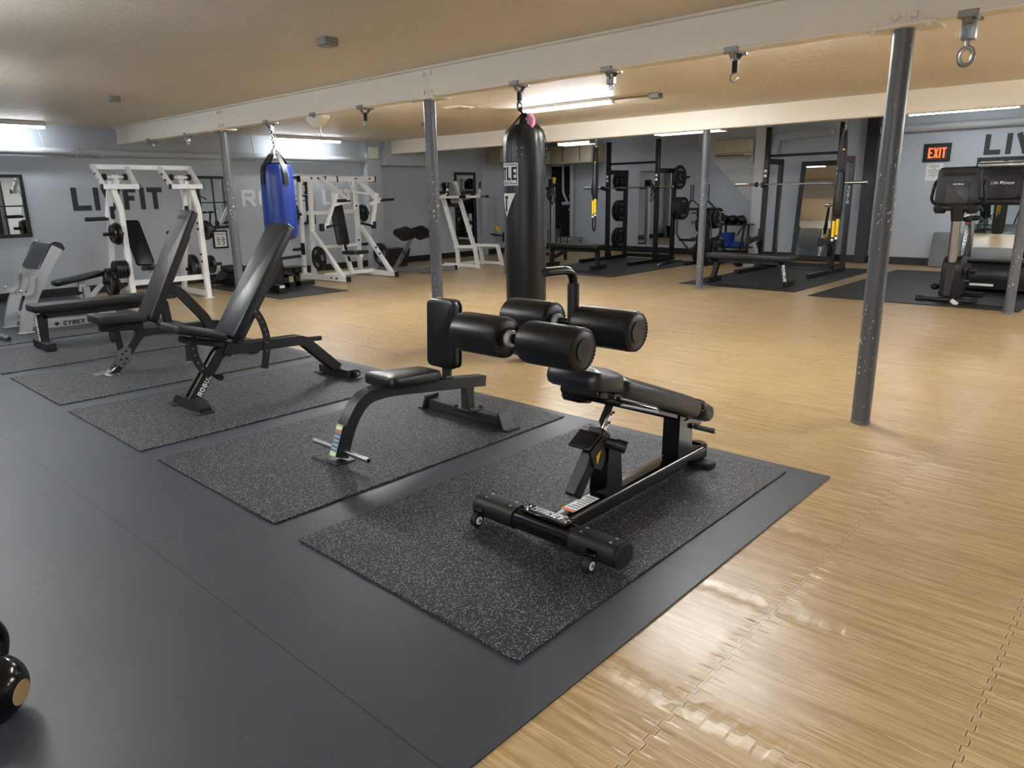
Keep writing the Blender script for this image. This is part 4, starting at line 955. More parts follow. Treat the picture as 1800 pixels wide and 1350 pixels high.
for ang in (A_-.25, A_+PI/2, A_+PI, A_-PI/2-.25):
    k = cylpatch(ang-.24, ang+.24, 1.60, 1.74, .003, 6)
    top = V((BX_, BY_, 1.99)); p = cyl(ang, 1.72, .004)
    k.sweep([cyl(ang, 1.64, .005), cyl(ang, 1.76, .006), cyl(ang, 1.85, -.018), V((BX_+.07*math.cos(ang), BY_+.07*math.sin(ang), 1.925)), V((BX_+.012*math.cos(ang), BY_+.012*math.sin(ang), 1.985))], [(-.02, -.003), (.02, -.003), (.02, .003), (-.02, .003)], (-math.sin(ang), math.cos(ang), 0)); st_ = k.build('hanging_strap', SATIN, t)
    k = MB()
    for du in (-.1, .1):
        for z in (1.665, 1.715): k.ball(cyl(ang+du, z, .004), .007, n=6)
    k.build('rivet', STEEL, st_)
k = MB(); k.path([(BX_+.03*math.cos(q), BY_+.03*math.sin(q), 1.945+.012*math.sin(q)) for q in [i*2*PI/16 for i in range(16)]], .007, 8, closed=True); k.path([(BX_+.026*math.cos(q), BY_+.026*math.sin(q), 1.93-.01*math.sin(q)) for q in [i*2*PI/16 for i in range(16)]], .006, 8, closed=True); k.build('cinch_tie', STEEL, t)
k = MB(); k.tube((BX_, BY_, 1.95), (4.468, 3.985, 2.02), .012); k.path([(4.468+.0, 3.985+.02*math.cos(a), 2.03+.03*math.sin(a)) for a in [i*PI/7 for i in range(14)]], .006, 6, closed=True); k.build('top_link', SATIN, t)
at((BX_-.03, BY_-.06, 1.9)); c = MB(); e1 = V((BX_-.03, BY_-.10, 1.915))
c.ball(e1, .034, .8, .9, 1.35, 12); c.ball(e1+V((.0, .012, .04)), .026, 1, .8, .9, 10); c.ball(e1+V((-.01, -.012, -.035)), .018, .8, .8, 1.1, 10); o = solo(c, 'hand_wrap', PINK, 'crumpled pink hand wrap tucked into the top of the black heavy bag', 'hand wrap')
MB().box(e1+V((-.006, -.012, -.065)), (.022, .012, .03), Mx.Rotation(.7, 3, 'Z'), .003).build('tan_tab', TANM, o)

bx, by = 4.465, 7.70
t = thing('heavy_bag', 'blue heavy bag hanging on a chain under the beam at the left', 'punching bag', (bx, by, .9))
ring = []; n = 40; rings = []
for r, z in ((.001, .905), (.12, .90), (.165, .92), (.184, .97), (.187, 1.1), (.184, 1.35), (.18, 1.6), (.17, 1.68), (.158, 1.715), (.15, 1.735), (.10, 1.745), (.001, 1.745)):
    wob = .05*max(0, (z-1.55)/.2)
    rings.append([V((bx+r*(1+wob*math.sin(9*2*PI*i/n))*math.cos(2*PI*i/n), by+r*(1+wob*math.sin(9*2*PI*i/n))*math.sin(2*PI*i/n), z)) for i in range(n)])
MB().loft(rings).build('bag_body', BLUE, t, 60)
k = MB(); k.lathe([(.001, 1.740), (.135, 1.746), (.14, 1.75), (.001, 1.752)], Mx.Translation((bx, by, 0)), 28); k.build('top_disc', SATIN, t)
A2 = math.atan2(-by, -bx)
for ang in (A2-.95, A2+.55, A2+2.1, A2+3.7):
    e = V((math.cos(ang), math.sin(ang), 0)); p = V((bx, by, 0))
    k = MB(); k.sweep([p+e*.19+V((0, 0, 1.52)), p+e*.187+V((0, 0, 1.62)), p+e*.172+V((0, 0, 1.70)), p+e*.10+V((0, 0, 1.80)), p+e*.055+V((0, 0, 1.85))], [(-.028, -.004), (.028, -.004), (.028, .004), (-.028, .004)], (-e.y, e.x, 0)); k.build('strap', SATIN, t)
    k = MB(); q = p+e*.05+V((0, 0, 1.862)); k.path([q+e*.018*math.cos(a)+V((0, 0, .018*math.sin(a))) for a in [i*PI/6 for i in range(12)]], .004, 6, closed=True); chain(k, q, (bx, by, 1.945), .011, .003); k.build('ring_and_chain', CHROME, t)
k = MB(); chain(k, (bx, by, 1.94), (bx, by, 2.01), .014, .004)
for r0, z0, z1 in ((.02, 1.995, 2.09), (.022, 2.07, 2.16)):
    zc = (z0+z1)/2; hh = (z1-z0)/2; k.path([(bx+r0*math.cos(a), by+(r0*.7*math.cos(a) if z0 > 2.05 else -r0*.7*math.cos(a)), zc+hh*math.sin(a)) for a in [i*PI/8 for i in range(16)]], .006, 6, closed=True)
k.build('carabiners', CHROME, t)

# ================================================================== WEIGHT PLATES
PLATES = {}
def plate(p, r, th, label, axis='x', group='black weight plates on machines and racks', style='iron'):
    key = (round(r, 3), round(th, 3), style)
    if key not in PLATES:
        t = thing('weight_plate', label, 'weight plate', (0, 0, 0), group); MBo = MB
        k = MB(); k.lathe([(.027, -th*.5), (r*.3, -th*.5), (r*.34, -th*.3), (r*.8, -th*.3), (r*.84, -th*.5), (r*.97, -th*.5), (r, -th*.35), (r, th*.35), (r*.97, th*.5), (r*.84, th*.5), (r*.8, th*.3), (r*.34, th*.3), (r*.3, th*.5), (.027, th*.5)], None, 32)
        if style == 'grip':
            body = k.build('disc', IRON, t)
            for i in range(3):
                a = 2*PI*i/3+.4; q = MB()
                for s in (-1, 1):
                    q.prism([(r*rr*math.cos(a+da), r*rr*math.sin(a+da)) for rr, da in ((.5, -.42), (.74, -.42), (.78, 0), (.74, .42), (.5, .42), (.46, 0))], .001, Mx.Translation((0, 0, s*th*.31-.0005)))
                q.build('grip_opening', mat('opening_grey', C(120, 124, 128), 0.6) if 'opening_grey' not in MATS else MATS['opening_grey'], t)
        else: body = k.build('disc', IRON if style == 'iron' else RUB, t)
        q = MB(); q.lathe([(.026, -th*.53), (.045, -th*.53), (.045, th*.53), (.026, th*.53)], None, 20); q.build('hub', STEEL if style == 'bumper' else IRON, t)
        if style == 'bumper':
            q = MB()
            for s in (1, -1):
                for i in range(-4, 5):
                    for b_ in (PI/2, -PI/2):
                        a = b_+i*.13; q.prism([(r*.6*math.cos(a), r*.6*math.sin(a)), (r*.72*math.cos(a), r*.72*math.sin(a)), (r*.72*math.cos(a+.07), r*.72*math.sin(a+.07)), (r*.6*math.cos(a+.07), r*.6*math.sin(a+.07))], .001, Mx.Translation((0, 0, s*th*.31-.0005)))
            q.build('raised_print', SILVER, t)
        PLATES[key] = t; o = t
    else: o = dup(PLATES[key], (0, 0, 0), label, group)
    o.location = p; o.rotation_euler = {'x': (0, PI/2, 0), 'y': (PI/2, 0, 0)}[axis]
    return o

# ================================================================== WHITE PLATE-LOADED MACHINES
def parts(name, m, par, segs, w_=.06, h=.06):
    """every segment its own mesh"""
    for s in segs:
        k = MB(); k.rpath(s[0], s[2] if len(s) > 2 else w_, s[3] if len(s) > 3 else h, s[1], .06); k.build(name, m, par)
def bolts(par, pts, ax_, r=.016):
    for p in pts:
        k = MB(); k.tube(V(p)-V(ax_)*.012, V(p)+V(ax_)*.012, r, n=10); k.build('bolt', SATIN, par)
def grip(par, p0, p1, r=.02, m=RUB): 
    k = MB(); k.tube(p0, p1, r, n=14); k.build('grip', m, par)

t = thing('shoulder_press', 'white plate-loaded press machine with a tall black backrest right of the blue bag', 'weight machine', (7.4, 10.7, 0))
X1, Y1, Z1 = (1, 0, 0), (0, 1, 0), (0, 0, 1)
parts('post', WHITE, t, [([(6.86, 11.2, 0), (6.9, 11.2, 1.66)], X1), ([(6.92, 11.0, .05), (6.99, 11.0, 1.64)], X1, .075, .06), ([(7.93, 11.05, .03), (7.94, 11.05, 1.64)], X1, .075, .06)])
parts('top_beam', WHITE, t, [([(6.78, 11.0, 1.675), (8.33, 11.0, 1.685)], Y1, .06, .085)])
for x in (6.78, 8.33, 7.28, 7.52): k = MB(); k.bx(x-.012, x+.012, 10.962, 11.038, 1.63, 1.73, .003); k.build('end_plug', RUB, t)
parts('cross_rail', WHITE, t, [([(6.9, 11.03, 1.12), (7.93, 11.03, 1.13)], Y1, .04, .06), ([(6.9, 11.05, .53), (7.93, 11.05, .54)], Y1, .04, .05), ([(6.93, 10.7, .09), (7.96, 10.7, .09)], Y1, .05, .06)])
parts('lever_arm', WHITE, t, [([(7.18, 10.97, 1.68), (7.28, 10.35, 1.30)], X1, .07, .075), ([(7.96, 10.97, 1.68), (7.92, 10.35, 1.30)], X1, .07, .075)])
parts('handle_arm', WHITE, t, [([(7.1, 10.42, 1.43), (6.83, 10.36, .93), (6.76, 10.36, .90)], Y1, .045, .055), ([(7.93, 10.42, 1.43), (7.75, 10.36, .90)], Y1, .045, .055), ([(7.28, 10.37, 1.31), (7.02, 10.40, 1.25)], Y1, .04, .05), ([(7.92, 10.37, 1.31), (7.76, 10.40, 1.25)], Y1, .04, .05), ([(7.48, 11.0, 1.64), (7.3, 10.7, 1.48)], X1, .035, .03), ([(7.76, 11.0, 1.64), (7.72, 10.75, 1.46), (7.93, 10.6, 1.42)], X1, .035, .03)])
grip(t, (6.8, 10.34, .90), (7.1, 10.34, .955)); grip(t, (7.76, 10.34, .88), (7.5, 10.34, .945)); grip(t, (7.08, 10.36, 1.315), (7.31, 10.36, 1.32), .026); grip(t, (7.94, 10.36, 1.31), (8.24, 10.36, 1.325), .022)
for x in (6.74, 7.78): k = MB(); k.bx(x-.035, x+.035, 10.33, 10.40, .84, .96, .01); k.build('rubber_stop', RUB, t)
parts('front_leg', WHITE, t, [([(6.93, 10.95, .80), (6.97, 10.2, .08)], X1, .065, .06), ([(7.94, 10.95, .86), (7.98, 10.2, .08)], X1, .065, .06)])
parts('base_rail', WHITE, t, [([(6.86, 11.25, .055), (6.97, 10.07, .055)], X1, .075, .085), ([(7.95, 11.25, .055), (7.99, 10.08, .055)], X1, .075, .085)])
for x, y in ((6.972, 10.06), (7.99, 10.07)): k = MB(); k.bx(x-.042, x+.042, y-.012, y+.012, .01, .1, .003); k.build('end_plug', RUB, t)
bolts(t, [(6.94-.04, y, .06) for y in (10.95, 10.85, 10.45, 10.3)]+[(7.98-.04, y, z) for y, z in ((10.55, .5), (10.45, .4))]+[(7.93-.03, 11.0, z) for z in (.62, 1.22)], X1)
bolts(t, [(7.0, 10.965, 1.69), (7.13, 10.965, 1.69), (7.9, 10.965, 1.69), (8.2, 10.965, 1.69)], Y1)
bd_ = V((0, .15, .70)).normalized()
k = MB(); k.pad(.72, .245, .06, frame((7.45, 10.87, .92), bd_, (1, 0, 0)), .05, .015); k.build('back_pad', VINYL, t)
k = MB(); k.pad(.40, .32, .06, frame((7.46, 10.5, .42), (0, -1, .03), (1, 0, 0)), .05, .015); k.build('seat_pad', VINYL, t)
parts('seat_frame', WHITE, t, [([(7.45, 10.78, .40), (7.45, 10.32, .395)], X1, .07, .045)])
parts('seat_post', WHITE, t, [([(7.45, 10.86, .62), (7.45, 10.62, .06)], X1, .06, .06)])
k = MB(); k.bar((7.45, 10.80, .56), (7.45, 10.69, .28), .04, .064, (0, 1, 0)); k.build('adjuster_strip', SATIN, t)
for p in ((6.85, 11.15, .52), (7.97, 11.1, .53)):
    s = -1 if p[0] < 7.4 else 1; k = MB(); k.tube(p, V(p)+V((s*.2, 0, 0)), .025, n=14); k.bx(p[0]+s*.01-.012, p[0]+s*.01+.012, p[1]-.05, p[1]+.05, p[2]-.1, p[2]+.1, .004); k.build('storage_peg', RUB, t)
for p, q in (((6.9, 10.62, .39), (6.72, 10.62, .39)), ((6.86, 11.15, 1.1), (6.6, 11.15, 1.1)), ((8.0, 10.62, .37), (8.2, 10.62, .37)), ((7.95, 11.05, 1.09), (8.2, 11.05, 1.09))): k = MB(); k.tube(p, q, .024, n=14); k.build('loading_peg', RUB, t)
plate((6.80, 10.62, .39), .20, .04, 'large weight plate with grip holes low on the left leg of the white press', style='grip')
plate((8.09, 10.62, .37), .20, .04, 'large weight plate low on the right leg of the white press beside the dark wall', style='grip')
plate((6.72, 11.15, 1.10), .155, .035, 'weight plate high on the left of the white press, next to the blue bag', style='grip')
plate((8.07, 11.05, 1.09), .155, .035, 'weight plate high on the right rear post of the white press', style='iron')

t = thing('incline_press', 'white plate-loaded machine with twin box frames on top, standing left of the left column', 'weight machine', (4.1, 10.6, 0))
parts('upright', WHITE, t, [([(3.58, 10.2, 1.54), (3.64, 10.2, 1.27), (3.64, 10.2, 0)], Y1, .065, .065), ([(4.59, 10.2, 1.54), (4.66, 10.2, 1.25), (4.66, 10.2, 0)], Y1, .065, .065)])
parts('rear_leg', WHITE, t, [([(3.60, 10.35, 1.5), (3.62, 10.6, 1.05), (3.70, 10.9, .75), (3.70, 11.15, 0)], X1), ([(4.63, 10.35, 1.5), (4.66, 10.6, 1.05), (4.72, 10.9, .75), (4.72, 11.15, 0)], X1)])
parts('top_beam', WHITE, t, [([(3.46, 10.5, 1.80), (4.75, 10.5, 1.80)], Y1)])
parts('box_rail', WHITE, t, [([(3.49, 10.5, 1.80), (3.47, 10.15, 1.54)], X1, .045, .06), ([(3.90, 10.5, 1.80), (3.86, 10.15, 1.54)], X1, .045, .06), ([(4.32, 10.5, 1.80), (4.32, 10.15, 1.54)], X1, .045, .06), ([(4.73, 10.5, 1.80), (4.70, 10.15, 1.54)], X1, .045, .06)])
parts('front_bar', WHITE, t, [([(3.44, 10.14, 1.545), (3.89, 10.14, 1.545)], Y1), ([(4.29, 10.14, 1.545), (4.73, 10.14, 1.545)], Y1)])
for x in (3.44, 3.89, 4.29, 4.73): k = MB(); k.bx(x-.008, x+.008, 10.108, 10.172, 1.513, 1.577, .002); k.build('end_plug', RUB, t)
bolts(t, [(3.465, 10.28+.06*i, 1.63+.05*i) for i in (0, 1.6)]+[(4.297, 10.28+.06*i, 1.63+.05*i) for i in (0, 1.6)]+[(4.625, 10.2, z) for z in (1.05, .97, .62, .52)], X1)
for x in (3.55, 3.80, 4.40, 4.64): k = MB(); k.tube((x-.02, 10.33, 1.67), (x+.02, 10.33, 1.67), .04, n=14); k.build('bearing', RUB, t)
for xa, xb in ((3.55, 3.80), (4.40, 4.64)): k = MB(); k.tube((xa, 10.33, 1.67), (xb, 10.33, 1.67), .016, n=12); k.tube(((xa+xb)/2-.04, 10.33, 1.67), ((xa+xb)/2+.04, 10.33, 1.67), .03, n=12); k.build('pivot_shaft', WHITE, t)
parts('lever_arm', WHITE, t, [([(3.60, 10.33, 1.62), (3.50, 10.3, 1.15)], Y1, .04, .05), ([(4.60, 10.33, 1.62), (4.50, 10.3, 1.12)], Y1, .04, .05), ([(3.70, 10.33, 1.64), (3.56, 10.42, 1.25), (3.62, 10.5, .98)], Y1, .045, .06), ([(4.52, 10.33, 1.64), (4.60, 10.42, 1.25), (4.62, 10.5, .98)], Y1, .045, .06)])
grip(t, (3.24, 10.3, 1.145), (3.51, 10.3, 1.15), .025); grip(t, (4.22, 10.28, .93), (4.44, 10.3, 1.02), .02)
for x, z in ((3.56, 1.24), (4.53, 1.23)): k = MB(); k.bx(x-.02, x+.02, 10.24, 10.30, z-.1, z+.06, .01); k.build('rubber_stop', RUB, t)
parts('base_rail', WHITE, t, [([(3.66, 10.28, .30), (4.64, 10.28, .30)], Y1, .05, .07), ([(3.66, 11.1, .04), (4.70, 11.1, .04)], Y1, .05, .06), ([(3.66, 10.25, .26), (3.70, 11.1, .04)], X1, .05, .06), ([(4.66, 10.25, .06), (4.72, 11.15, .05)], X1, .055, .07), ([(4.15, 10.28, .28), (4.15, 11.1, .05)], X1, .05, .06)])
for x, y in ((3.64, 10.2), (4.66, 10.2), (3.70, 11.15), (4.72, 11.15)): k = MB(); k.bx(x-.06, x+.06, y-.06, y+.06, 0.0005, .012, .003); k.build('foot_plate', WHITE, t)
bd_ = V((0, .40, .64)).normalized()
k = MB(); k.pad(.72, .25, .06, frame((4.10, 11.0, .80), bd_, (1, 0, 0)), .05, .015); k.build('back_pad', VINYL, t)
k = MB(); k.pad(.34, .26, .07, frame((4.12, 10.62, .42), (0, -1, .1), (1, 0, 0)), .06, .02); k.build('seat_pad', VINYL, t)
parts('seat_post', WHITE, t, [([(4.13, 10.72, .42), (4.13, 10.85, .06)], X1)])
for p, q in (((3.62, 10.17, .96), (3.38, 10.17, .955)), ((3.62, 10.17, .50), (3.38, 10.17, .50)), ((4.68, 10.2, .95), (4.87, 10.2, .95)), ((4.68, 10.2, .47), (4.90, 10.2, .47)), ((4.72, 11.0, .36), (4.95, 11.0, .36))): k = MB(); k.tube(p, q, .023, n=14); k.build('loading_peg', RUB, t)
plate((3.545, 10.17, .957), .14, .05, 'larger inner plate of the upper stack on the leftmost white upright')
plate((3.495, 10.17, .957), .12, .03, 'smaller outer plate of the upper stack on the leftmost white upright')
for i in range(4): plate((3.58-.04*i, 10.17, .50), .118, .034, ['innermost', 'second', 'third', 'outermost'][i]+' plate of the lower stack of four on the leftmost white upright', group='four small plates on the lower left peg')
plate((4.735, 10.2, .95), .135, .04, 'inner plate high on the white upright beside the left column')
plate((4.78, 10.2, .95), .115, .03, 'outer smaller plate high on the white upright beside the left column')
plate((4.75, 10.2, .47), .13, .04, 'plate low on the white upright beside the left column')
plate((4.80, 11.0, .36), .21, .04, 'inner of two large plates low behind the white upright near the left column', style='grip')
plate((4.845, 11.0, .36), .21, .04, 'outer of two large plates low behind the white upright near the left column', style='grip')

t = thing('row_bench', 'low black chest pad on a white post left of the white machine', 'weight machine', (3.25, 10.8, 0))
k = MB(); k.pad(.62, .24, .065, frame((3.2, 10.8, .345), V((1, 0, .16)).normalized(), (0, 1, 0)), .05, .02); k.build('chest_pad', VINYL, t)
parts('post', WHITE, t, [([(3.22, 10.8, .36), (3.22, 10.8, .03)], X1, .07, .07)]); k = MB(); k.bar((3.22, 10.8, .17), (3.22, 10.8, .2), .1, .1, X1); k.build('post_collar', RUB, t)
parts('base_rail', WHITE, t, [([(3.22, 10.5, .03), (3.22, 11.1, .03)], X1, .06, .05), ([(3.22, 10.8, .03), (3.5, 10.8, .3)], Y1, .05, .05)])
k = MB(); k.tube((3.42, 10.55, .31), (3.62, 10.55, .31), .024); k.tube((3.5, 10.55, .31), (3.5, 10.8, .29), .03); k.build('loading_peg', RUB, t)
plate((3.49, 10.55, .31), .19, .04, 'large plate facing out beside the low black chest pad', style='grip')
plate((3.535, 10.55, .31), .19, .04, 'second large plate tucked behind the one beside the low black chest pad', style='grip')

# ================================================================== BLACK PLATE-LOADED MACHINE ON ITS MAT
t = thing('glute_machine', 'low black plate-loaded machine on a dark mat below the blue bag', 'weight machine', (5.8, 10.4, .01))
k = MB(); k.prism([(5.42, .06), (5.62, .38), (5.74, .53), (5.84, .54), (5.89, .32), (5.92, .06)], .05, frame((0, 10.23, 0), (1, 0, 0), (0, 0, 1))); k.build('side_plate', SATIN, t)
k = MB(); k.tube((5.84, 10.2, .47), (6.2, 10.2, .485), .024, n=14); k.build('loading_peg', RUB, t)
parts('frame_tube', SATIN, t, [([(5.90, 10.2, .01), (5.90, 10.2, .33)], X1, .09, .06), ([(6.10, 10.2, .01), (6.10, 10.2, .33)], X1, .08, .06), ([(5.86, 10.2, .20), (6.12, 10.2, .22)], Y1, .06, .04), ([(5.5, 10.2, .06), (6.3, 10.2, .06), (6.40, 10.2, .05)], Y1, .06, .07), ([(5.55, 9.75, .05), (5.55, 11.5, .05)], X1, .07, .07), ([(6.0, 10.2, .05), (6.0, 11.5, .05)], X1, .07, .06), ([(5.42, 11.55, .06), (6.1, 11.55, .06)], Y1, .07, .07), ([(5.32, 11.55, .045), (5.45, 11.55, .09)], Y1, .08, .05)])
k = MB(); k.bx(5.86, 6.2, 10.05, 10.4, .325, .335, .003); k.build('foot_platform', SATIN, t)
k = MB(); k.prism([(5.48, .02), (5.60, .02), (5.56, .13), (5.46, .13)], .16, frame((0, 9.83, 0), (1, 0, 0), (0, 0, 1))); fp = k.build('front_foot', SATIN, t)
MB().bx(5.49, 5.57, 9.662, 9.672, .09, .125).build('white_sticker', PRINT, fp)
k = MB(); k.prism([(5.5, .1), (5.88, .1), (5.80, .22), (5.6, .22)], .3, frame((0, 11.75, 0), (1, 0, 0), (0, 0, 1))); k.build('rear_block', SATIN, t)
for z, y in ((.27, 11.55), (.25, 11.4)): k = MB(); k.tube((5.55, y, z), (5.9, y, z), .05, n=18); k.build('foam_roller', RUB, t)
k = MB(); k.pad(.5, .3, .08, frame((5.75, 10.75, .22), (0, 1, .12), (1, 0, 0)), .05, .02); k.build('seat_pad', VINYL, t)

# ================================================================== HYPEREXTENSION BENCH, BIN, DIP TOWER (dim end of left wall)
t = thing('back_extension_bench', 'small grey back extension bench with twin black pads by the dim wall', 'exercise bench', (8.9, 10.5, 0))
for x in (8.66, 9.04): k = MB(); k.pad(.36, .33, .1, frame((x, 10.62, .66), V((1, 0, .18)), (0, 1, .5)), .06, .03); k.build('hip_pad', VINYL, t)
parts('post', GREYP, t, [([(8.62, 10.9, .05), (8.86, 10.65, .62)], Y1, .06, .06)])
k = MB(); k.bar((8.74, 10.78, .33), (8.92, 10.58, .72), .04, .04); k.build('sliding_post', STEEL, t)
k = MB(); k.bar((8.73, 10.78, .32), (8.77, 10.75, .36), .09, .09); k.build('collar', RUB, t)
parts('base_rail', GREYP, t, [([(8.45, 11.2, .05), (8.70, 10.16, .05)], X1, .06, .06), ([(8.62, 10.7, .05), (9.35, 10.3, .05)], Z1, .06, .06), ([(8.60, 10.12, .05), (8.82, 10.12, .05)], Y1, .06, .07), ([(9.2, 10.3, .05), (9.42, 10.1, .05)], Z1, .07, .06)])
for p in ((8.82, 10.12, .05), (9.43, 10.09, .05)): k = MB(); k.box(p, (.03, .07, .085), None, .004); k.build('end_cap', RUB, t)
grip(t, (9.1, 10.55, .70), (9.35, 10.5, .74), .018)
at((9.0, 11.8, 0)); k = MB(); k.loft([[V((x0, y0, z)) for x0, y0 in ((9.4-a, 11.95), (9.4-a, 11.55), (8.95+b_, 11.55), (8.95+b_, 11.95))] for a, b_, z in ((-.05, .1, .0), (-.15, 0, .36))]); solo(k, 'storage_bin', SATIN, 'black tapered bin on the floor behind the back extension bench', 'bin')

t = thing('dip_tower', 'white dip and leg raise tower with black arm pads by the dim wall', 'weight machine', (10.2, 10.3, 0))
parts('upright', WHITE, t, [([(9.88, 10.52, .40), (9.88, 10.88, 1.38)], X1, .055, .075), ([(10.37, 10.55, .40), (10.37, 11.04, 1.64)], X1, .055, .075)])
parts('leg', WHITE, t, [([(9.86, 10.5, .40), (9.9, 10.5, 0)], Y1, .05, .07), ([(9.84, 9.98, .42), (9.92, 9.98, 0)], Y1, .05, .07), ([(10.50, 10.5, .40), (10.58, 10.5, 0)], Y1, .05, .07), ([(10.52, 10.02, .40), (10.65, 10.02, 0)], Y1, .05, .07)])
parts('side_rail', WHITE, t, [([(9.85, 10.55, .40), (9.84, 9.95, .42)], X1, .05, .055), ([(10.40, 10.55, .40), (10.50, 9.98, .40)], X1, .05, .055), ([(9.9, 10.9, .04), (9.92, 9.98, .04)], X1, .05, .055), ([(10.58, 10.6, .04), (10.65, 10.02, .04)], X1, .05, .055), ([(9.84, 10.53, .38), (10.52, 10.53, .38)], Y1, .05, .05), ([(9.5, 10.7, .04), (10.6, 10.7, .04)], Y1, .05, .05)])
parts('arm_bar', WHITE, t, [([(9.55, 10.62, 1.345), (10.80, 10.62, 1.345)], Y1, .045, .045)])
parts('arm_support', WHITE, t, [([(9.62, 10.60, 1.36), (9.78, 10.66, 1.40), (9.85, 10.70, 1.50)], Y1, .035, .035), ([(10.52, 10.60, 1.36), (10.66, 10.62, 1.40), (10.70, 10.66, 1.50)], Y1, .035, .035), ([(9.68, 10.7, 1.34), (9.87, 10.8, 1.18)], Y1, .035, .035)])
grip(t, (9.85, 10.70, 1.47), (9.90, 10.72, 1.62), .022); grip(t, (10.70, 10.66, 1.49), (10.74, 10.68, 1.63), .022); grip(t, (10.66, 10.62, 1.345), (10.90, 10.62, 1.345), .028); grip(t, (10.06, 10.60, 1.345), (10.22, 10.60, 1.345), .03)
bd_ = V((0, .37, .93)).normalized()
k = MB(); k.pad(.50, .30, .05, frame((10.13, 10.92, 1.40), bd_, (1, 0, 0)), .05, .012); bp = k.build('back_pad', VINYL, t)
k = MB(); k.pad(.42, .22, .006, frame(V((10.13, 10.92, 1.40))-V((0, .93, -.37))*.062, bd_, (1, 0, 0)), .04, .002); k.build('worn_board', mat('worn_grey_board', C(150, 150, 148), .6, var=.4, vs=7), bp)
for x, y in ((9.72, 10.72), (10.42, 10.72)): k = MB(); k.pad(.30, .14, .06, frame((x, y, 1.40), (1, 0, 0), (0, 1, 0)), .04, .02); k.build('arm_pad', VINYL, t)

# ================================================================== CABLE MACHINE in the far left corner
t = thing('cable_machine', 'cable machine with silver columns half hidden behind the black heavy bag', 'weight machine', (12.9, 11.2, 0))
for y in (10.56, 11.95):
    k = MB(); k.bx(12.84, 12.96, y-.05, y+.05, .0005, 1.52, .01); k.build('column', SILVER, t)
    k = MB(); k.bx(12.832, 12.84, y-.012, y+.012, .1, 1.45); k.build('track_slot', DARK, t)
parts('frame_tube', SATIN, t, [([(12.95, 10.56, .04), (12.95, 11.95, .04)], X1, .08, .06), ([(12.95, 10.56, 1.5), (12.95, 11.95, 1.5)], X1, .06, .06)])
parts('swing_arm', SATIN, t, [([(12.90, 11.93, .46), (12.55, 11.70, .42)], Z1, .05, .05), ([(12.56, 11.75, .30), (12.56, 11.75, .52)], X1, .05, .05), ([(12.56, 11.75, .44), (12.45, 12.05, .48)], Z1, .04, .04)])
k = MB(); k.tube((12.50, 11.84, .58), (12.50, 11.94, .64), .045, n=12); k.tube((12.50, 11.90, .60), (12.50, 11.80, .52), .012); k.build('yellow_cap', YEL, t)
cords = MB()
for i in range(9):
    y0 = 10.40+random.random()*.22; cords.path([(12.83, 10.5, 1.62), (12.80-random.random()*.05, y0, 1.5-random.random()*.1), (12.81, y0+random.uniform(-.06, .06), 1.30), (12.83, 10.5+random.uniform(-.1, .1), 1.12+random.random()*.1)], .010, 6, .1)
cords.build('hanging_cords', SATIN, t)
k = MB(); k.path([(12.80, 10.40, 1.60), (12.78, 10.45, 1.72), (12.78, 10.36, 1.70), (12.79, 10.44, 1.62)], .022, 8, .04); k.build('yellow_handle', YEL, t)
k = MB(); k.bx(12.86, 12.94, 10.46, 10.66, 1.52, 1.70, .02); k.build('pulley_head', SATIN, t)
at((14.3, 11.15, 0)); t = thing('storage_basket', 'grey speckled cloth basket on the floor in the far left corner below the drain pipe', 'basket', (14.3, 11.15, 0))
k = MB(); k.loft([[V((14.3+x*s, 11.15+y*s, z)) for x, y in rrect(.42, .56, .08)] for s, z in ((.86, .0), (.95, .1), (1.0, .33), (.96, .335), (.9, .2), (.84, .02))]); k.build('basket_body', WEAVE, t)
for y in (11.06, 11.26): k = MB(); k.bx(14.08, 14.10, y-.012, y+.012, .05, .34, .002); k.build('strap', SATIN, t)
k = MB(); k.path([(14.12, 11.2, .33), (14.1, 11.28, .52), (14.2, 11.34, .62), (14.45, 11.3, .33)], .014, 8, .1); k.build('handle', SATIN, t)
at((14.5, 11.75, 0)); solo(MB().pad(.5, .36, .08, frame((14.55, 11.80, .27), (0, .1, 1), (0, 1, 0)), .05, .02), 'floor_cushion', mat('dark_grey_cloth', C(64, 64, 66), .8, bs=80, bst=.3), 'dark grey cushion propped by the black doorway in the far corner', 'cushion')

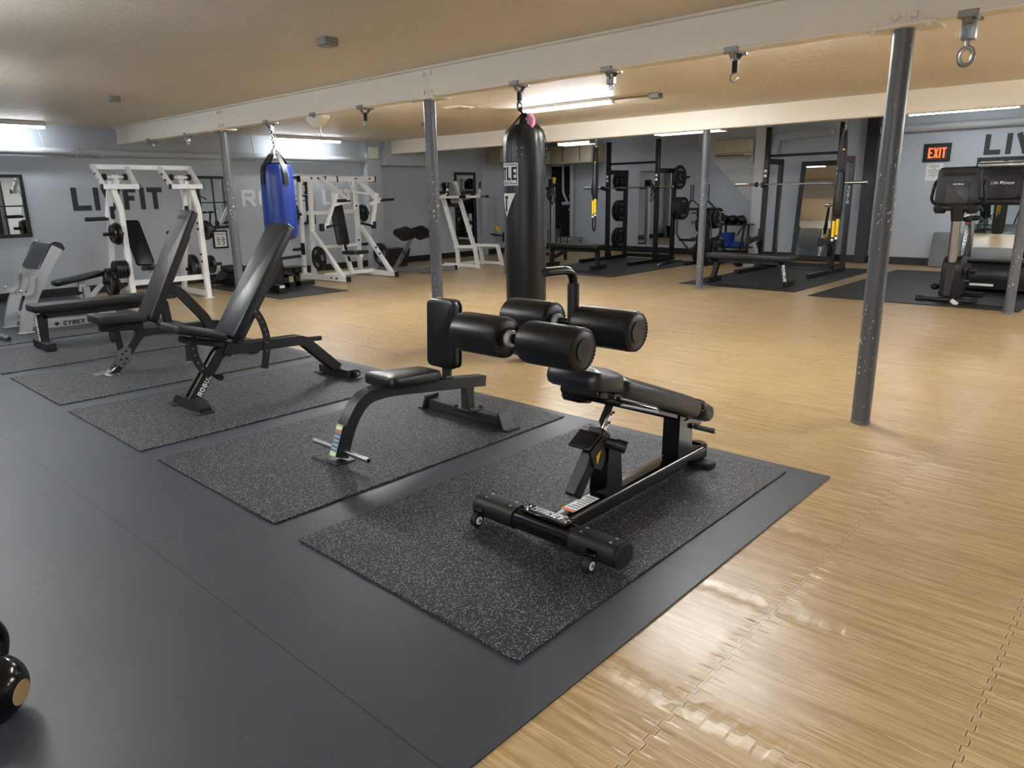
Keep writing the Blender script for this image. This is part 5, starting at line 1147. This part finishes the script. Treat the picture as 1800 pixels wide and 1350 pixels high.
# ================================================================== SQUAT RACKS
def rack(x, y0, y1, zt, x2, zr, label, nm='squat_rack'):
    t = thing(nm, label, 'squat rack', (x, (y0+y1)/2, .01))
    for y in (y0, y1):
        k = MB(); k.bx(x-.038, x+.038, y-.038, y+.038, .06, zt, .004); po = k.build('front_post', SATIN, t)
        k = MB()
        n = int((zt-.5)/.05)
        for i in range(n): k.bx(x-.0395, x-.0375, y-.009, y+.009, .4+i*.05-.009, .4+i*.05+.009)
        k.build('pin_holes', DARK, po)
        for z in (1.62, 1.70): k = MB(); k.tube((x-.044, y, z), (x-.038, y, z), .026, n=18); k.build('number_disc', PRINT, po)
        k = MB(); k.bx(x2-.038, x2+.038, y-.038, y+.038, .06, zr, .004); k.build('rear_post', SATIN, t)
        k = MB(); k.bar((x+.036, y, zr-.05), (x2-.036, y, zr-.05), .06, .09); k.build('top_brace', SATIN, t)
        for z in (zr-.03, zr-.09): k = MB(); k.tube((x2-.045, y-.012, z), (x2-.036, y-.012, z), .013, n=8); k.build('bolt', STEEL, t)
        k = MB(); k.bx(x-.95, x2+.08, y-.038, y+.038, .01, .075, .006); k.build('base_rail', SATIN, t)
        k = MB(); k.prism([(x-.12, .075), (x+.1, .075), (x+.04, .2), (x-.04, .2)], .006, frame((0, y-.040, 0), (1, 0, 0), (0, 0, 1))); gs = k.build('gusset', SATIN, t)
        for px_, pz in ((x-.08, .06), (x+.06, .06), (x, .15), (x2, .06)): k = MB(); k.tube((px_, y-.052, pz), (px_, y-.036, pz), .012, n=8); k.build('bolt', STEEL, t)
        k = MB(); k.bar((x-.04, y, 1.43), (x-.15, y, 1.44), .05, .035); k.bar((x-.145, y, 1.44), (x-.145, y, 1.51), .05, .016, X1); k.bx(x-.05, x-.038, y-.03, y+.03, 1.40, 1.58, .003); k.build('bar_hook', SATIN, t)
    k = MB(); k.tube((x, y0, 1.95), (x, y1, 1.95), .022, n=14); k.build('pull_up_bar', SATIN, t)
    k = MB(); k.bar((x2, y0, .07), (x2, y1, .07), .07, .07); k.build('rear_cross_rail', SATIN, t)
    return t
t1 = rack(12.8, 8.97, 7.80, 2.38, 13.45, 1.84, 'black squat rack at the left holding a bar, weight plates on its rear posts')
for y, s, zs in ((8.97, 1, (1.62, 1.0, .42)), (7.80, -1, (1.66, 1.05))):
    for z in zs: k = MB(); k.tube((13.45, y+s*.03, z), (13.45, y+s*.34, z), .024, n=14); k.build('plate_peg', SATIN, t1)
GP = 'plates stored on the left squat rack'
nm = {1.62: 'top', 1.0: 'middle', .42: 'bottom'}
for z in (1.62, 1.0, .42):
    plate((13.45, 9.08, z), .225 if z < 1.5 else .21, .05, 'inner black plate on the %s left peg of the left squat rack' % nm[z], 'y', GP, 'bumper')
    plate((13.45, 9.15, z), .225 if z < 1.5 else .21, .05, 'outer black plate on the %s left peg of the left squat rack' % nm[z], 'y', GP, 'bumper')
plate((13.45, 7.68, 1.66), .235, .06, 'black plate with raised print on the top right peg of the left squat rack', 'y', GP, 'bumper')
for i in range(3): plate((13.45, 7.70-.062*i, 1.05), .225, .06, ['inner', 'middle', 'outer'][i]+' thick black plate on the lower right peg of the left squat rack', 'y', GP, 'bumper')
t2 = rack(12.6, 5.50, 4.28, 2.42, 13.2, 1.91, 'black squat rack at the right with safety arms holding a bar near the leaning mirror')
for y in (5.50, 4.28):
    k = MB(); k.bar((12.56, y, .58), (12.05, y, .53), .065, .075); k.box((12.06, y, .55), (.03, .08, .13), None, .006); k.bx(12.53, 12.56, y-.05, y+.05, .45, .72, .004); k.prism([(12.56, .50), (12.56, .25), (12.36, .50)], .01, frame((0, y+.005, 0), (1, 0, 0), (0, 0, 1))); k.build('safety_arm', SATIN, t2)
k = MB(); letters(k, 'ROGUE', frame((13.162-.001, 4.285+.02, 1.43), (0, 0, -1), (0, -1, 0)), .04, .05, .012, .011, .001); k.build('white_lettering', PRINT, t2)
def barbell(x, y0, y1, z, s0, s1, label):
    t = thing('barbell', label, 'barbell', (x, (y0+y1)/2, z), 'bars racked on the squat racks')
    k = MB(); k.tube((x, s0, z), (x, s1, z), .0145, n=14); k.build('shaft', STEEL, t)
    for a, b in ((y0, s0), (s1, y1)):
        k = MB(); k.tube((x, a, z), (x, b, z), .026, n=16); k.build('sleeve', CHROME, t)
        c_ = b if a in (y0,) else a; k = MB(); k.tube((x, c_-.018, z), (x, c_+.018, z), .038, n=18); k.build('collar', SATIN, t)
barbell(12.695, 7.38, 9.52, 1.475, 7.78-.08, 9.05, 'steel barbell resting on the hooks of the left squat rack')
barbell(12.495, 3.80, 6.0, 1.475, 4.16, 5.62, 'steel barbell resting on the hooks of the right squat rack')

# benches in the racks (built along x, then turned)
def turned_bench(label, x, y, L, ztop, name='flat_bench'):
    t = flat_bench(name, label, x-L/2, x+L/2, y, ztop, .01); t.rotation_euler = (0, 0, PI/2); return t
b1 = turned_bench('black flat bench in front of the left squat rack, beside the black heavy bag', 10.98, 8.45, 1.25, .45)
k = MB(); k.bar((11.1, 8.45, .36), (11.52, 8.45, .16), .06, .06); k.bar((11.2, 8.45, .36), (11.2, 8.45, .14), .05, .05, X1); k.build('adjuster_strut', SATIN, b1)
at((10.45, 4.7, .01))
b2 = thing('flat_bench', 'black flat bench with splayed legs and white lettering in front of the right squat rack', 'exercise bench', (10.42, 4.70, .01))
k = MB(); k.pad(.29, 1.34, .07, frame((10.42, 4.70, .385), (1, 0, 0), (0, 1, 0)), .02, .01); k.build('bench_pad', PAD, b2)
k = MB(); k.bar((10.42, 4.15, .35), (10.42, 5.25, .35), .075, .07); k.build('spine', MATTE, b2)
for y, s in ((5.22, 1), (4.22, -1)):
    k = MB(); k.bar((10.42, y, .36), (10.42, y+s*.07, .06), .075, .07, Y1); lg = k.build('leg', MATTE, b2)
    k = MB(); k.bar((10.22, y+s*.08, .05), (10.64, y+s*.08, .05), .085, .075); k.build('foot', MATTE, b2)
    if s < 0: k = MB(); letters(k, 'ROGUE', frame((10.380, 4.205, .32), (0, -.19, -1), (0, -1, .19)), .042, .042, .009, .011, .001); k.build('white_lettering', PRINT, lg)

# ================================================================== SUSPENSION STRAPS
def straps(x, y, ztop, zy0, zy1, zb, label):
    t = thing('suspension_strap', label, 'suspension trainer', (x, y, ztop), 'suspension straps hanging from the further beam')
    k = MB(); chain(k, (x, y, ztop), (x, y, ztop-.14), .014, .004); k.build('carabiner_chain', STEEL, t)
    k = MB()
    for s, yo in ((-1, -.012), (1, .012)):
        k.sweep([(x-.012*s, y+yo, ztop-.12), (x-.015*s, y+yo*2.2, ztop-.45), (x-.015*s, y+yo*2.4, zy1+.25), (x-.01*s, y+yo*2.0, zy1)], [(-.018, -.003), (.018, -.003), (.018, .003), (-.018, .003)], Y1)
    k.build('webbing', SATIN, t)
    k = MB(); k.lathe([(.001, 0), (.04, .02), (.062, .1), (.045, .24), (.032, .55), (.001, .57)], Mx.Translation((x-.01, y, zy1+.03)), 12); k.build('wrapped_bundle', SATIN, t)
    for yo, dz in ((-.022, .012), (.022, -.012)):
        k = MB(); k.tube((x-.025, y+yo, zy0+dz), (x-.025, y+yo, zy1+dz), .019, n=12); k.build('yellow_grip', YEL, t)
        k = MB(); k.tube((x-.025, y+yo, zy0+dz-.05), (x-.025, y+yo, zy0+dz-.02), .017, n=10); k.build('white_band', PRINT, t)
    k = MB(); k.rpath([(x-.02, y-.02, zy0), (x-.02, y-.03, zb+.1), (x-.02, y, zb), (x-.02, y+.03, zb+.1), (x-.02, y+.02, zy0)], .036, .004, X1, .05); k.build('foot_loop', SATIN, t)
    k = MB(); k.bx(x-.04, x-.036, y-.03, y-.005, 1.83, 1.85); k.build('yellow_tab', YEL, t)
straps(9.56, 6.95, 2.19, 1.06, 1.27, .76, 'black suspension strap with yellow grips left of the left squat rack')
straps(9.56, 3.22, 2.19, .80, 1.0, .62, 'black suspension strap with yellow grips across the right squat rack')

# ================================================================== PLATE TREE, TRAP BAR, SHELF, SMALL ITEMS
t = thing('plate_tree', 'black plate tree on the floor behind the plain grey column between the racks', 'weight rack', (13.0, 6.78, 0))
parts('upright', SATIN, t, [([(13.0, 6.78, .05), (13.0, 6.78, 1.06)], X1, .07, .09)])
parts('base_rail', SATIN, t, [([(12.55, 6.95, .03), (13.45, 6.95, .03)], Y1, .06, .06), ([(12.55, 6.60, .03), (13.45, 6.60, .03)], Y1, .06, .06), ([(13.0, 6.60, .05), (13.0, 6.95, .05)], X1, .07, .05)])
GT = 'plates on the plate tree'
for y, s in ((6.82, 1), (6.74, -1)):
    for z in (.98, .80, .50, .30): k = MB(); k.tube((13.0, y, z), (13.0, y+s*.3, z), .023, n=12); k.build('plate_peg', STEEL, t)
plate((13.0, 6.93, .98), .12, .06, 'small plate on the top left peg of the plate tree', 'y', GT)
plate((13.0, 6.92, .76), .155, .08, 'thick plate on the second left peg of the plate tree', 'y', GT)
plate((13.0, 6.92, .48), .13, .05, 'plate on the third left peg of the plate tree', 'y', GT)
plate((13.0, 6.64, .88), .20, .07, 'large black plate high on the right of the plate tree', 'y', GT, 'bumper')
plate((13.0, 6.56, .88), .19, .06, 'outer large black plate high on the right of the plate tree', 'y', GT, 'bumper')
plate((13.0, 6.61, .30), .225, .05, 'inner large plate low on the right of the plate tree', 'y', GT, 'bumper')
plate((13.0, 6.53, .30), .225, .05, 'greenish grey outer plate low on the right of the plate tree', 'y', GT, 'bumper')
plate((13.0, 6.95, .22), .2, .05, 'large plate low on the left of the plate tree', 'y', GT, 'bumper')
t = thing('trap_bar', 'black hexagonal trap bar hung upright on the plate tree', 'barbell', (12.76, 6.84, .25))
k = MB(); k.path([(12.76, a, b) for a, b in ((7.03, 1.20), (7.30, .94), (7.30, .56), (6.98, .25), (6.70, .25), (6.39, .60), (6.39, .96), (6.66, 1.20))], .019, 8, .06); k.path([(12.76, a, b) for a, b in ((7.03, 1.20), (6.98, 1.22), (6.72, 1.00), (6.58, .85), (6.56, .5), (6.72, .28))], .013, 8, .08); k.path([(12.76, 6.66, 1.20), (12.76, 6.80, 1.06)], .013, 8); k.build('hex_frame', SATIN, t)
k = MB(); k.path([(12.76, 7.20, 1.05), (12.76, 6.48, 1.065)], .024, 10); k.path([(12.76, 7.24, .47), (12.76, 6.9, .47)], .024, 10); k.build('sleeve', SATIN, t)
for y in (6.98, 7.03, 6.66, 6.71): k = MB(); k.tube((12.76, y, 1.2), (12.76, y, 1.5), .012, n=10); k.build('handle', SATIN, t)
t = thing('storage_shelf', 'low black two-tier shelf beside the pale post under the stair soffit', 'shelf', (14.3, 6.82, 0))
for z in (.26, .72): k = MB(); k.bx(14.1, 14.5, 6.50, 7.16, z-.025, z, .004); k.build('shelf_board', SATIN, t)
for y in (7.08, 6.58):
    k = MB(); k.bar((14.12, y+.04, 0.001), (14.2, y, .72), .035, .035, X1); k.bar((14.46, y+.04, 0.001), (14.4, y, .72), .035, .035, X1); k.build('leg', SATIN, t)
for i, (y, z, lx) in enumerate(((6.97, .26, .22), (6.97, .355, .22), (6.95, .45, .20), (6.74, .26, .2))):
    at((14.25, y, z)); solo(MB().bx(14.14, 14.38, y-lx/2, y+lx/2, z+.0005, z+.0945, .008), 'yoga_block', BLUEF, ['lowest of the three stacked blue foam blocks on the lower shelf', 'middle one of the three stacked blue foam blocks on the lower shelf', 'top one of the stacked blue foam blocks on the lower shelf', 'blue foam block lying alone beside the stack on the lower shelf'][i], 'yoga block', 'blue foam blocks')
for i, (y, m_, rz) in enumerate(((7.02, SATIN, .3), (6.84, SATIN, -.4), (6.66, SATIN, .5))):
    t = thing('boxing_glove', ['black boxing glove at the left end of the upper shelf', 'black boxing glove with a pinkish cuff in the middle of the upper shelf', 'black boxing glove at the right end of the upper shelf by the pale post'][i], 'boxing glove', (14.26, y, .72), 'boxing gloves on the shelf')
    k = MB(); k.ball((14.22, y, .81), .092, 1.25, .95, 1.0, 12); k.ball((14.2, y+.06, .85), .046, 1.3, .8, .9, 10); k.build('glove_hand', VINYL, t)
    k = MB(); k.tube((14.29, y, .785), (14.40, y+.02, .775), .055, .062, 14); k.build('cuff', VINYL if i != 1 else mat('dusty_pink_cuff', C(150, 104, 104), .6), t)
at((14.08, 6.56, .6)); solo(MB().path([(14.06, 6.52, .74), (14.03, 6.55, .66), (14.05, 6.66, .5)], .014, 8, .04), 'jump_rope', SATIN, 'black rope handle dangling off the end of the upper shelf', 'rope')
t = thing('curl_bar', 'curl bar with wavy grip lying on the mat in front of the left squat rack', 'barbell', (12.6, 7.35, .01))
pts = [V((12.0+1.3*i/13, 7.24+.26*i/13, .036)) for i in range(14)]
for i in range(4, 10): pts[i] += V((0, .03 if i % 2 else -.03, 0))
MB().path(pts, .0135, 8, .03).build('shaft', SATIN, t)
for a, b in ((0, 2), (11, 13)): k = MB(); k.tube(pts[a], pts[b], .025, n=14); k.build('sleeve', CHROME, t)
at((12.9, 6.02, 0)); solo(MB().ball((12.9, 6.05, .12), .118, n=16), 'medicine_ball', RUB, 'black ball on the floor under the flat bench in front of the right squat rack', 'ball')
at((12.75, 5.74, 0)); o = solo(MB().bx(12.66, 12.84, 5.63, 5.86, .0105, .17, .01), 'metal_box', GALV, 'small grey metal box on the floor between the racks beside the black ball', 'box')
MB().tube((12.655, 5.745, .09), (12.662, 5.745, .09), .012, n=10).build('latch', STEEL, o)

# ================================================================== EXERCISE BIKE
GPL = mat('dark_grey_plastic', C(40, 41, 44), .42, bs=300, bst=.1)
BPL = mat('black_plastic', C(19, 19, 20), .4, bs=200, bst=.1, rv=.1)
t = thing('exercise_bike', 'black upright exercise bike with a silver post, facing away near the far right wall', 'exercise bike', (10.4, 1.98, 0))
k = MB(); k.path([(10.08, 2.32, .035), (10.08, 1.70, .035)], .03, 12); k.build('front_stabilizer', BPL, t)
for y in (2.30, 1.72): k = MB(); k.tube((10.08, y-.04, .036), (10.08, y+.04, .036), .036, n=16); k.build('foot_roller', RUB, t)
k = MB(); k.bar((10.78, 1.74, .04), (10.78, 2.24, .04), .1, .05); k.build('rear_stabilizer', BPL, t)
k = MB(); k.bar((10.06, 2.0, .06), (10.82, 2.0, .06), .1, .06); k.build('base_beam', BPL, t)
prof = fillet([(10.06, 0, .07), (10.03, 0, .46), (10.12, 0, .58), (10.36, 0, .54), (10.44, 0, .30), (10.40, 0, .09)], .1, 5)
k = MB(); k.loft([[V((10.22+(p.x-10.22)*s, 1.99+yy, .30+(p.z-.30)*s)) for p in prof] for yy, s in ((-.105, .9), (-.09, .98), (-.06, 1), (.06, 1), (.09, .98), (.105, .9))]); sh = k.build('shroud', BPL, t)
k = MB(); k.lathe([(.001, 0), (.07, 0), (.07, .008), (.001, .008)], zaxis((10.26, 1.884, .40), (0, -1, 0)), 24); k.build('badge', GPL, sh)
k = MB(); k.bx(10.02, 10.05, 1.95, 2.05, .08, .46, .02); k.build('front_guard', GPL, sh)
k = MB(); k.tube((10.09, 2.0, .50), (10.03, 2.0, 1.0), .052, n=24); k.build('silver_post', STEEL, t)
k = MB(); k.tube((10.035, 2.0, .98), (10.03, 2.0, 1.16), .058, .085, n=24); k.build('post_sleeve', BPL, t)
k = MB(); M = frame((10.075, 2.03, 1.385), (0, -1, 0), (.05, 0, 1)); k.pad(.45, .43, .09, M, .06, .02); cs = k.build('console', BPL, t)
k = MB(); k.pad(.235, .25, .02, frame((9.992, 2.02, 1.31), (0, -1, 0), (.05, 0, 1)), .02, .006); bk = k.build('console_back_plate', GPL, cs)
for i in range(2): k = MB(); k.bx(9.978, 9.99, 1.86, 2.19, 1.505+.02*i, 1.513+.02*i); k.build('vent_slot', DARK, cs)
def script_text(body, p, x, y, wd, par, m=STEEL):
    cu = bpy.data.curves.new('txt', 'FONT'); cu.body = body; cu.shear = .35; cu.extrude = .004; cu.align_x = 'CENTER'; cu.offset = .012
    o = bpy.data.objects.new('txt', cu); col.objects.link(o); bpy.context.view_layer.update()
    me = bpy.data.meshes.new_from_object(o.evaluated_get(bpy.context.evaluated_depsgraph_get())); s = wd/max(1e-3, o.dimensions.x)
    bpy.data.objects.remove(o); bpy.data.curves.remove(cu)
    F_ = frame(V(p)-ORG[0], x, y) @ Mx.Scale(s, 4); me.transform(F_); me.materials.clear(); me.materials.append(m)
    q = bpy.data.objects.new('brand_lettering', me); col.objects.link(q); q.parent = par
script_text('Life Fitness', (9.9645, 2.02, 1.40), (0, -1, 0), (.05, 0, 1), .115, bk, STEEL)
k = MB(); k.bx(9.98, 10.14, 1.80, 2.26, 1.10, 1.17, .03, 2)
for y in (2.19, 1.86): k.lathe([(.05, 0), (.068, .03), (.072, .09), (.06, .09)], Mx.Translation((10.04, y, 1.07)), 20)
k.build('cup_tray', BPL, t)
for s in (1, -1):
    k = MB(); k.path([(10.10, 2.03+s*.14, 1.18), (10.10, 2.03+s*.25, 1.18), (10.08, 2.03+s*.28, 1.24), (10.06, 2.03+s*.255, 1.42), (10.2, 2.03+s*.24, 1.48), (10.4, 2.03+s*.22, 1.38)], .019, 12, .06); k.build('handlebar', BPL, t)
k = MB(); k.bar((10.50, 1.98, .42), (10.60, 1.98, .98), .055, .045, X1, .008); sp = k.build('seat_post', BLACK, t)
for i in range(11): k = MB(); k.tube(V((10.477, 1.98, .56))+V((.1, 0, .56))*(i*.068), V((10.472, 1.98, .561))+V((.1, 0, .56))*(i*.068), .006, n=8); k.build('height_mark', PRINT, sp)
k = MB(); k.bar((10.40, 1.98, .32), (10.52, 1.98, .50), .09, .1, X1, .02); k.build('seat_tube', BPL, t)
k = MB(); k.tube((10.575, 1.98, .93), (10.575, 1.98, .95), .03, n=14); k.build('red_release', RED, t)
k = MB(); k.ball((10.62, 1.97, 1.0), .06, 1.9, 2.1, .62, 14); k.ball((10.42, 1.97, .995), .05, 2.0, 1.0, .7, 12); k.build('saddle', VINYL, t)
for s in (1, -1):
    k = MB(); k.tube((10.3, 1.99, .26), (10.3, 1.99+s*.16, .26), .02); k.bar((10.3, 1.99+s*.15, .26), (10.26+.1*s, 1.99+s*.15, .26-.12*s+.02), .03, .02); k.build('crank', STEEL, t)
    k = MB(); cx, cz = 10.26+.1*s-.02, .26-.12*s+.02; k.ball((cx, 1.99+s*.21, cz), .06, 1.0, .85, .7, 12); k.build('pedal', RUB, t)

# ================================================================== TREADMILL
t = thing('treadmill', 'black treadmill with a silver topped console at the right edge, behind the bike', 'treadmill', (12.1, 1.75, 0))
k = MB(); k.bx(11.35, 13.35, 1.30, 2.16, .05, .20, .02, 2); k.build('deck', BPL, t)
MB().bx(11.75, 13.3, 1.46, 2.0, .198, .206).build('running_belt', RUB, t)
prof = fillet([(11.28, 0, .06), (11.26, 0, .26), (11.34, 0, .42), (11.55, 0, .44), (11.85, 0, .30), (11.9, 0, .10)], .08, 5)
k = MB(); k.prism([(p.x, p.z) for p in prof], .84, frame((0, 2.15, 0), (1, 0, 0), (0, 0, 1))); hd = k.build('motor_hood', BPL, t)
k = MB(); k.bx(11.30, 11.6, 1.32, 2.14, .405, .455, .02, 2); k.build('silver_trim', GPL, hd)
MB().bx(11.254, 11.262, 1.72, 1.99, .10, .13).build('white_sticker', PRINT, hd)
for y in (2.08, 1.38): k = MB(); k.lathe([(.001, 0), (.085, 0), (.095, .01), (.095, .02), (.001, .02)], zaxis((11.262, y-.02, .30), (-1, 0, 0)), 24); k.build('wheel_arch', GPL, hd)
for y in (2.12, 1.34):
    k = MB(); k.bar((11.72, y, .15), (11.45, y, 1.20), .07, .11, X1, .015); k.build('upright', STEEL if y > 2 else STEEL, t)
k = MB(); k.bx(11.30, 11.55, 1.28, 2.18, 1.14, 1.24, .04, 3); k.build('handrail_bridge', GPL, t)
for y in (2.14, 1.32): k = MB(); k.path([(11.42, y, 1.2), (11.9, y, 1.12), (12.2, y, 1.05)], .026, 12, .1); k.build('handrail', BPL, t)
k = MB(); k.pad(.62, .47, .1, frame((11.40, 1.79, 1.44), (0, -1, 0), (.12, 0, 1)), .07, .025); cs = k.build('console', BPL, t)
k = MB(); k.bx(11.25, 11.42, 1.48, 2.10, 1.605, 1.68, .03, 3); k.build('silver_console_top', STEEL, cs)
k = MB(); k.pad(.40, .30, .02, frame((11.30, 1.82, 1.37), (0, -1, 0), (.12, 0, 1)), .05, .006); bk = k.build('console_back_plate', GPL, cs)
script_text('Life Fitness', (11.279, 1.80, 1.40), (0, -1, 0), (.12, 0, 1), .26, bk, STEEL)
k = MB(); k.path([(11.35, 1.5, 1.28), (11.33, 1.56, 1.15), (11.4, 1.62, .9)], .008, 6, .1); k.build('console_cable', BLACK, t)
t = thing('power_cable', 'tangle of black power cable with a white tag on the floor by the bike', 'cable', (9.9, 1.6, 0))
pts = [V((9.90+random.uniform(-.06, .06), 1.85-.03*i+random.uniform(-.05, .05), .012+random.random()*.03)) for i in range(16)]+[V((10.1, 1.25, .01)), V((10.5, 1.1, .01))]
MB().path(pts, .007, 6, .05).build('cord', RUB, t)
pts = [V((9.98, 1.8, .012)), V((9.80, 1.72, .01)), V((9.75, 1.55, .01)), V((9.85, 1.35, .01)), V((10.02, 1.32, .01))]
MB().path(pts, .006, 6, .12).build('cord', RUB, t)
k = MB(); k.box((9.90, 1.88, .035), (.004, .09, .05), Mx.Rotation(.6, 3, 'X'), .001); k.build('white_tag', PAPER, t)
